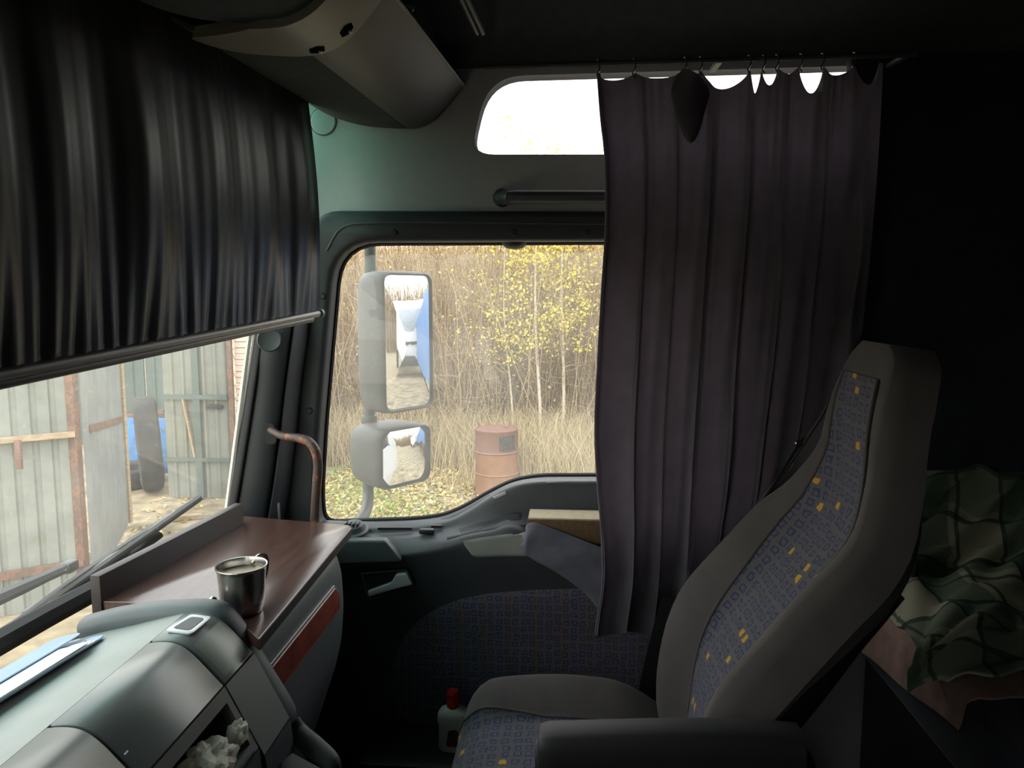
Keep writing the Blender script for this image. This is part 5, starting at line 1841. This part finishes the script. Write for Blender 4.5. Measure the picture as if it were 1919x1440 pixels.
gg = np_mesh('green_grass', v, q, mt['grass'])
tag(gg, 'fresh green grass tufts below the side mirror', 'grass', kind='stuff')

# ------------------------------------------------------------------ metal fence and gate ahead of the truck
def sheet(name, p0, p1, z0, z1, mat, parent, period=0.14, depth=0.018, side=1, split=1):
    p0, p1 = Vector(p0), Vector(p1)
    d = p1 - p0
    L = d.length
    d.normalize()
    nn = V(d.y, -d.x, 0) * side
    s = 0.0
    prof_ = []
    while s < L - 1e-6:
        for fr_, h in ((0.0, 0), (0.56, 0), (0.66, 1), (0.86, 1), (0.97, 0)):
            if s + fr_ * period < L:
                prof_.append((s + fr_ * period, h))
        s += period
    prof_.append((L, 0))
    rows_ = []
    for z in (z0, z1):
        rows_.append([tuple(V(p0.x, p0.y, z) + d * a + nn * (depth * h)) for a, h in prof_])
    return grid(name, rows_, mat, parent, thick=0.0015, tdir=tuple(-nn), smooth=20)


FP0 = U(152, 1000, Y=6.2)
FP0 = V(FP0.x, 6.2, 0)
fd = V(-0.44, -0.35, 0).normalized()
fn = empty('sheet_metal_fence', FP0, 'pale corrugated metal fence section with brown rails beside the wiper', 'fence')
for k in range(4):
    sheet('sheet', FP0 + fd * (0.04 + 0.56 * k), FP0 + fd * (0.04 + 0.56 * (k + 1) - 0.004), 0.02, 2.75, mt['corr'], fn, side=-1 if False else 1)
fnn = V(fd.y, -fd.x, 0)
if fnn.y > 0:
    fnn = -fnn
zr1, zr2 = U(100, 818, Y=6.05).z, U(100, 1062, Y=6.05).z
obox('rail', FP0 + fnn * 0.045 + V(0, 0, zr1), FP0 + fd * 2.3 + fnn * 0.045 + V(0, 0, zr1), 0.05, 0.045, mt['plank'], fn)
obox('rail', FP0 + fnn * 0.045 + V(0, 0, zr2), FP0 + fd * 2.3 + fnn * 0.045 + V(0, 0, zr2), 0.04, 0.06, mt['rust'], fn)
pb = U(35, 860, Y=5.9)
box('bracket', V(pb.x, pb.y, zr1 - 0.12) + fnn * 0.06, (0.05, 0.03, 0.24), mt['rust'], fn, bevel=0.004)
box('post', FP0 + V(0, 0, 1.4), (0.075, 0.075, 2.8), mt['rust'], fn, bevel=0.006)

LE0 = V(FP0.x + 0.05, 6.24, 0)
LE1 = U(243, 988, Z=0.0)
leaf = empty('gate_leaf', LE0, 'pale flat zinc gate leaf standing open with a rusty edge', 'gate')
ld = (LE1 - LE0).normalized()
Lf = (LE1 - LE0).length
ln_ = V(ld.y, -ld.x, 0)
for k in range(3):
    a, b_ = LE0 + ld * (Lf * k / 3 + 0.003), LE0 + ld * (Lf * (k + 1) / 3)
    sheet('sheet', a, b_, 0.06, 2.9, mt['zinc'], leaf, period=0.31, depth=0.006)
obox('frame_edge', LE1 + V(0, 0, 0.05), LE1 + V(0, 0, 2.9), 0.05, 0.06, mt['plank'], leaf, up=(1, 0, 0))
hz_ = U(200, 790, Y=7.6).z
obox('rust_strip', LE0 + ld * 0.25 + ln_ * 0.012 + V(0, 0, U(160, 803, Y=6.5).z), LE0 + ld * (Lf - 0.05) + ln_ * 0.012 + V(0, 0, U(228, 783, Y=8.4).z), 0.006, 0.07, mt['rust'], leaf)

gy = 9.6
G0, G1 = U(318, 950, Y=gy), U(437, 950, Y=gy)
gate = empty('corrugated_gate', V(G0.x, gy, 0), 'grey corrugated gate leaf with dark rails beside the brick pier', 'gate')
for k in range(2):
    a = G0.x + (G1.x - G0.x) * k / 2
    b_ = G0.x + (G1.x - G0.x) * (k + 1) / 2 - 0.004
    sheet('sheet', (a, gy, 0), (b_, gy, 0), 0.02, 2.45, mt['corr2'], gate, period=0.155, depth=0.022)
for zz, th__ in ((U(380, 744, Y=gy).z, 0.06), (U(380, 861, Y=gy).z, 0.045), (2.40, 0.05)):
    obox('rail', V(G0.x, gy - 0.035, zz), V(G1.x, gy - 0.035, zz), 0.03, th__, mt['teal'], gate)
mx_ = (G0.x + G1.x) / 2 + 0.02
obox('stile', V(mx_, gy - 0.03, 0.02), V(mx_, gy - 0.03, 2.42), 0.03, 0.09, mt['teal'], gate, up=(1, 0, 0))
obox('brace', U(343, 748, Y=gy - 0.04), U(366, 858, Y=gy - 0.04), 0.02, 0.05, mt['plank'], gate, up=(0, 1, 0))
box('lock_box', U(402, 762, Y=gy - 0.03), (0.22, 0.03, 0.06), mt['tyre'], gate, bevel=0.004)
box('post', V(G1.x + 0.04, gy, 1.25), (0.06, 0.06, 2.5), mt['rust'], gate, bevel=0.005)

# brick pier
pr = empty('brick_pier', V(-3.95, gy + 0.15, 0), 'pinkish brick gate pier beside the corrugated gate', 'pier')
bx0 = G1.x + 0.085
box('mortar_core', (bx0 + 0.26, gy + 0.16, 1.4), (0.50, 0.26, 2.8), mt['mortar'], pr)
bm = bmesh.new()
bmesh.ops.create_cube(bm, size=1)
for v in bm.verts:
    v.co = Vector((v.co.x * 0.25, v.co.y * 0.12, v.co.z * 0.065))
bmesh.ops.bevel(bm, geom=bm.edges[:], offset=0.004, segments=1, affect='EDGES')
bme = bpy.data.meshes.new('brick')
bm.to_mesh(bme)
bm.free()
bme.materials.append(mt['brick'])
off = wloc(pr)
for c_ in range(36):
    for k in range(2):
        o = bpy.data.objects.new('brick', bme)
        COL.objects.link(o)
        o.parent = pr
        o.location = V(bx0 + 0.13 + 0.262 * k + (0.0 if c_ % 2 else 0.012) + random.uniform(-.003, .003), gy + 0.078 + random.uniform(-.004, .004), 0.04 + 0.077 * c_) - off

# clutter in the gateway
yb_ = 11.0
bs0, bs1 = U(226, 860, Y=yb_), U(326, 860, Y=yb_)
bsx = box('steel_sheet', ((bs0.x + bs1.x) / 2, yb_, 0.42), (bs1.x - bs0.x, 0.03, 0.84), mt['blue_sheet'], bevel=0.006)
tag(bsx, 'blue painted steel sheet standing behind the tyres in the gateway', 'sheet')


def tyre(name, c, axis, R, w, label):
    t = empty(name, c - V(0, 0, R if abs(Vector(axis).z) < 0.5 else w / 2), label, 'tyre', 'tyres in the gateway')
    lathe('tread', [(R * 0.56, -w * 0.36), (R * 0.60, -w * 0.46), (R * 0.85, -w * 0.5), (R * 0.97, -w * 0.42), (R, -w * 0.3), (R, w * 0.3), (R * 0.97, w * 0.42), (R * 0.85, w * 0.5), (R * 0.60, w * 0.46), (R * 0.56, w * 0.36), (R * 0.56, -w * 0.36)], c, mt['tyre'], t, seg=40, axis=axis)
    lathe('wheel_rim', [(R * 0.57, -w * 0.3), (R * 0.5, -w * 0.25), (R * 0.45, 0.0), (R * 0.2, 0.03), (0.0, 0.03)], c, mt['rust'], t, seg=28, axis=axis)
    return t


tc_ = U(280, 860, Y=10.0)
tyre('tyre', V(tc_.x, 10.0, 0.66), (0.84, 0.50, 0.05), 0.65, 0.30, 'large black tyre standing on edge before the blue panel')
tc2 = U(290, 925, Y=9.9)
tyre('tyre', V(tc2.x - 0.62, 10.30, 0.13), (0.0, 0.0, 1), 0.48, 0.26, 'black tyre lying flat beside the standing tyre')
ts0 = U(215, 750, Y=13.0)
shed = empty('shed_wall', V(ts0.x + 0.6, 13.0, 0), 'teal grey shed wall of upright sheets seen through the gateway', 'wall')
for k in range(4):
    sheet('sheet', (ts0.x - 1.0 + 0.8 * k, 13.0, 0), (ts0.x - 1.0 + 0.8 * (k + 1) - 0.01, 13.0, 0), 0.0, 3.2, mt['teal'], shed, period=0.2, depth=0.02)
for k, (a, b_) in enumerate(((250, 770), (300, 800))):
    pp = U(a, b_, Y=11.3)
    o = obox('scrap_rail', V(pp.x - 0.35, 11.3 + 0.1 * k, pp.z - 0.12), V(pp.x + 0.5, 11.3 + 0.1 * k, pp.z), 0.05, 0.06, mt['rust'])
    tag(o, 'rusty scrap rail %s' % ('lying high across the clutter behind the tyre' if k == 0 else 'resting lower behind the blue panel'), 'scrap')
scr = box('scrap_crate', U(300, 800, Y=12.0) + V(-0.3, 0, -0.55), (1.3, 0.5, 1.5), mt['tyre'], bevel=0.03)
tag(scr, 'dark scrap bin in the gateway behind the blue panel', 'bin')
pk0, pk1 = U(322, 972, Z=0.03), U(378, 966, Z=0.03)
pk = obox('ground_plank', pk0, pk1 + V(0, 0, 0.0), 0.12, 0.05, mt['plank'])
tag(pk, 'weathered plank lying on the ground before the corrugated gate', 'plank')

n = 5000
P0 = np.stack([rng.uniform(30, 38, n), rng.uniform(-12, 22, n), np.full(n, -0.02)], axis=1)
hh = rng.uniform(2.5, 6.5, n)
lean = rng.normal(0, 0.15, (n, 2))
P2 = P0 + np.stack([lean[:, 0] * hh, lean[:, 1] * hh, hh], axis=1)
P1 = (P0 + P2) / 2
r_ = rng.uniform(0.02, 0.05, n)
v, q = twigs_np(P0, P1, P2, r_, r_ * 0.8, r_ * 0.3)
ft = np_mesh('far_thicket', v, q, mt['twig'])
tag(ft, 'far belt of bare trees behind the parked white truck', 'thicket', kind='stuff')

# ------------------------------------------------------------------ things the mirrors show: a white truck and a blue trailer
tw_ = empty('white_truck', V(14.8, 5.7, 0), 'white truck parked behind, seen in the side mirrors', 'truck')
box('cab', (15.8, 5.7, 2.1), (2.0, 2.4, 2.6), mt['truck_white'], tw_, bevel=0.12, seg=3)
box('cargo_box', (19.6, 5.7, 2.0), (5.0, 2.3, 2.2), mt['truck_white'], tw_, bevel=0.03)
box('truck_windscreen', (14.785, 5.7, 2.55), (0.05, 2.0, 0.95), mt['truck_glass'], tw_, bevel=0.02)
box('grille', (14.79, 5.7, 1.55), (0.06, 1.7, 0.10), mt['tyre'], tw_, bevel=0.01)
box('bumper', (14.78, 5.7, 0.75), (0.2, 2.4, 0.45), mt['plastic'], tw_, bevel=0.05)
for s in (-1, 1):
    box('headlight', (14.73, 5.7 + 0.85 * s, 1.02), (0.1, 0.45, 0.22), mt['silver'], tw_, bevel=0.03)
    for xw in (15.9, 21.8):
        lathe('wheel', [(0.0, -0.14), (0.3, -0.14), (0.46, -0.13), (0.5, -0.08), (0.5, 0.08), (0.46, 0.13), (0.3, 0.14), (0.0, 0.1)], (xw, 5.7 + 1.08 * s, 0.5), mt['tyre'], tw_, axis=(0, s, 0), seg=28)
tb = empty('blue_trailer', V(9.6, 7.3, 0), 'blue curtain-sided trailer parked behind, seen in the side mirrors', 'trailer')
box('trailer_body', (9.4, 7.3, 2.25), (8.8, 2.5, 2.7), mt['trailer_blue'], tb, bevel=0.04)
box('trailer_chassis', (9.4, 7.3, 0.80), (8.6, 1.2, 0.2), mt['tyre'], tb, bevel=0.02)
for xw in (12.0, 13.3):
    for s in (-1, 1):
        lathe('wheel', [(0.0, -0.15), (0.3, -0.15), (0.46, -0.14), (0.5, -0.08), (0.5, 0.08), (0.46, 0.14), (0.3, 0.15), (0.0, 0.1)], (xw, 7.3 + 0.95 * s, 0.5), mt['tyre'], tb, axis=(0, s, 0), seg=28)
for xw in (6.5, 7.0):
    box('landing_leg', (xw, 6.6, 0.35), (0.12, 0.12, 0.7), mt['tyre'], tb, bevel=0.01)
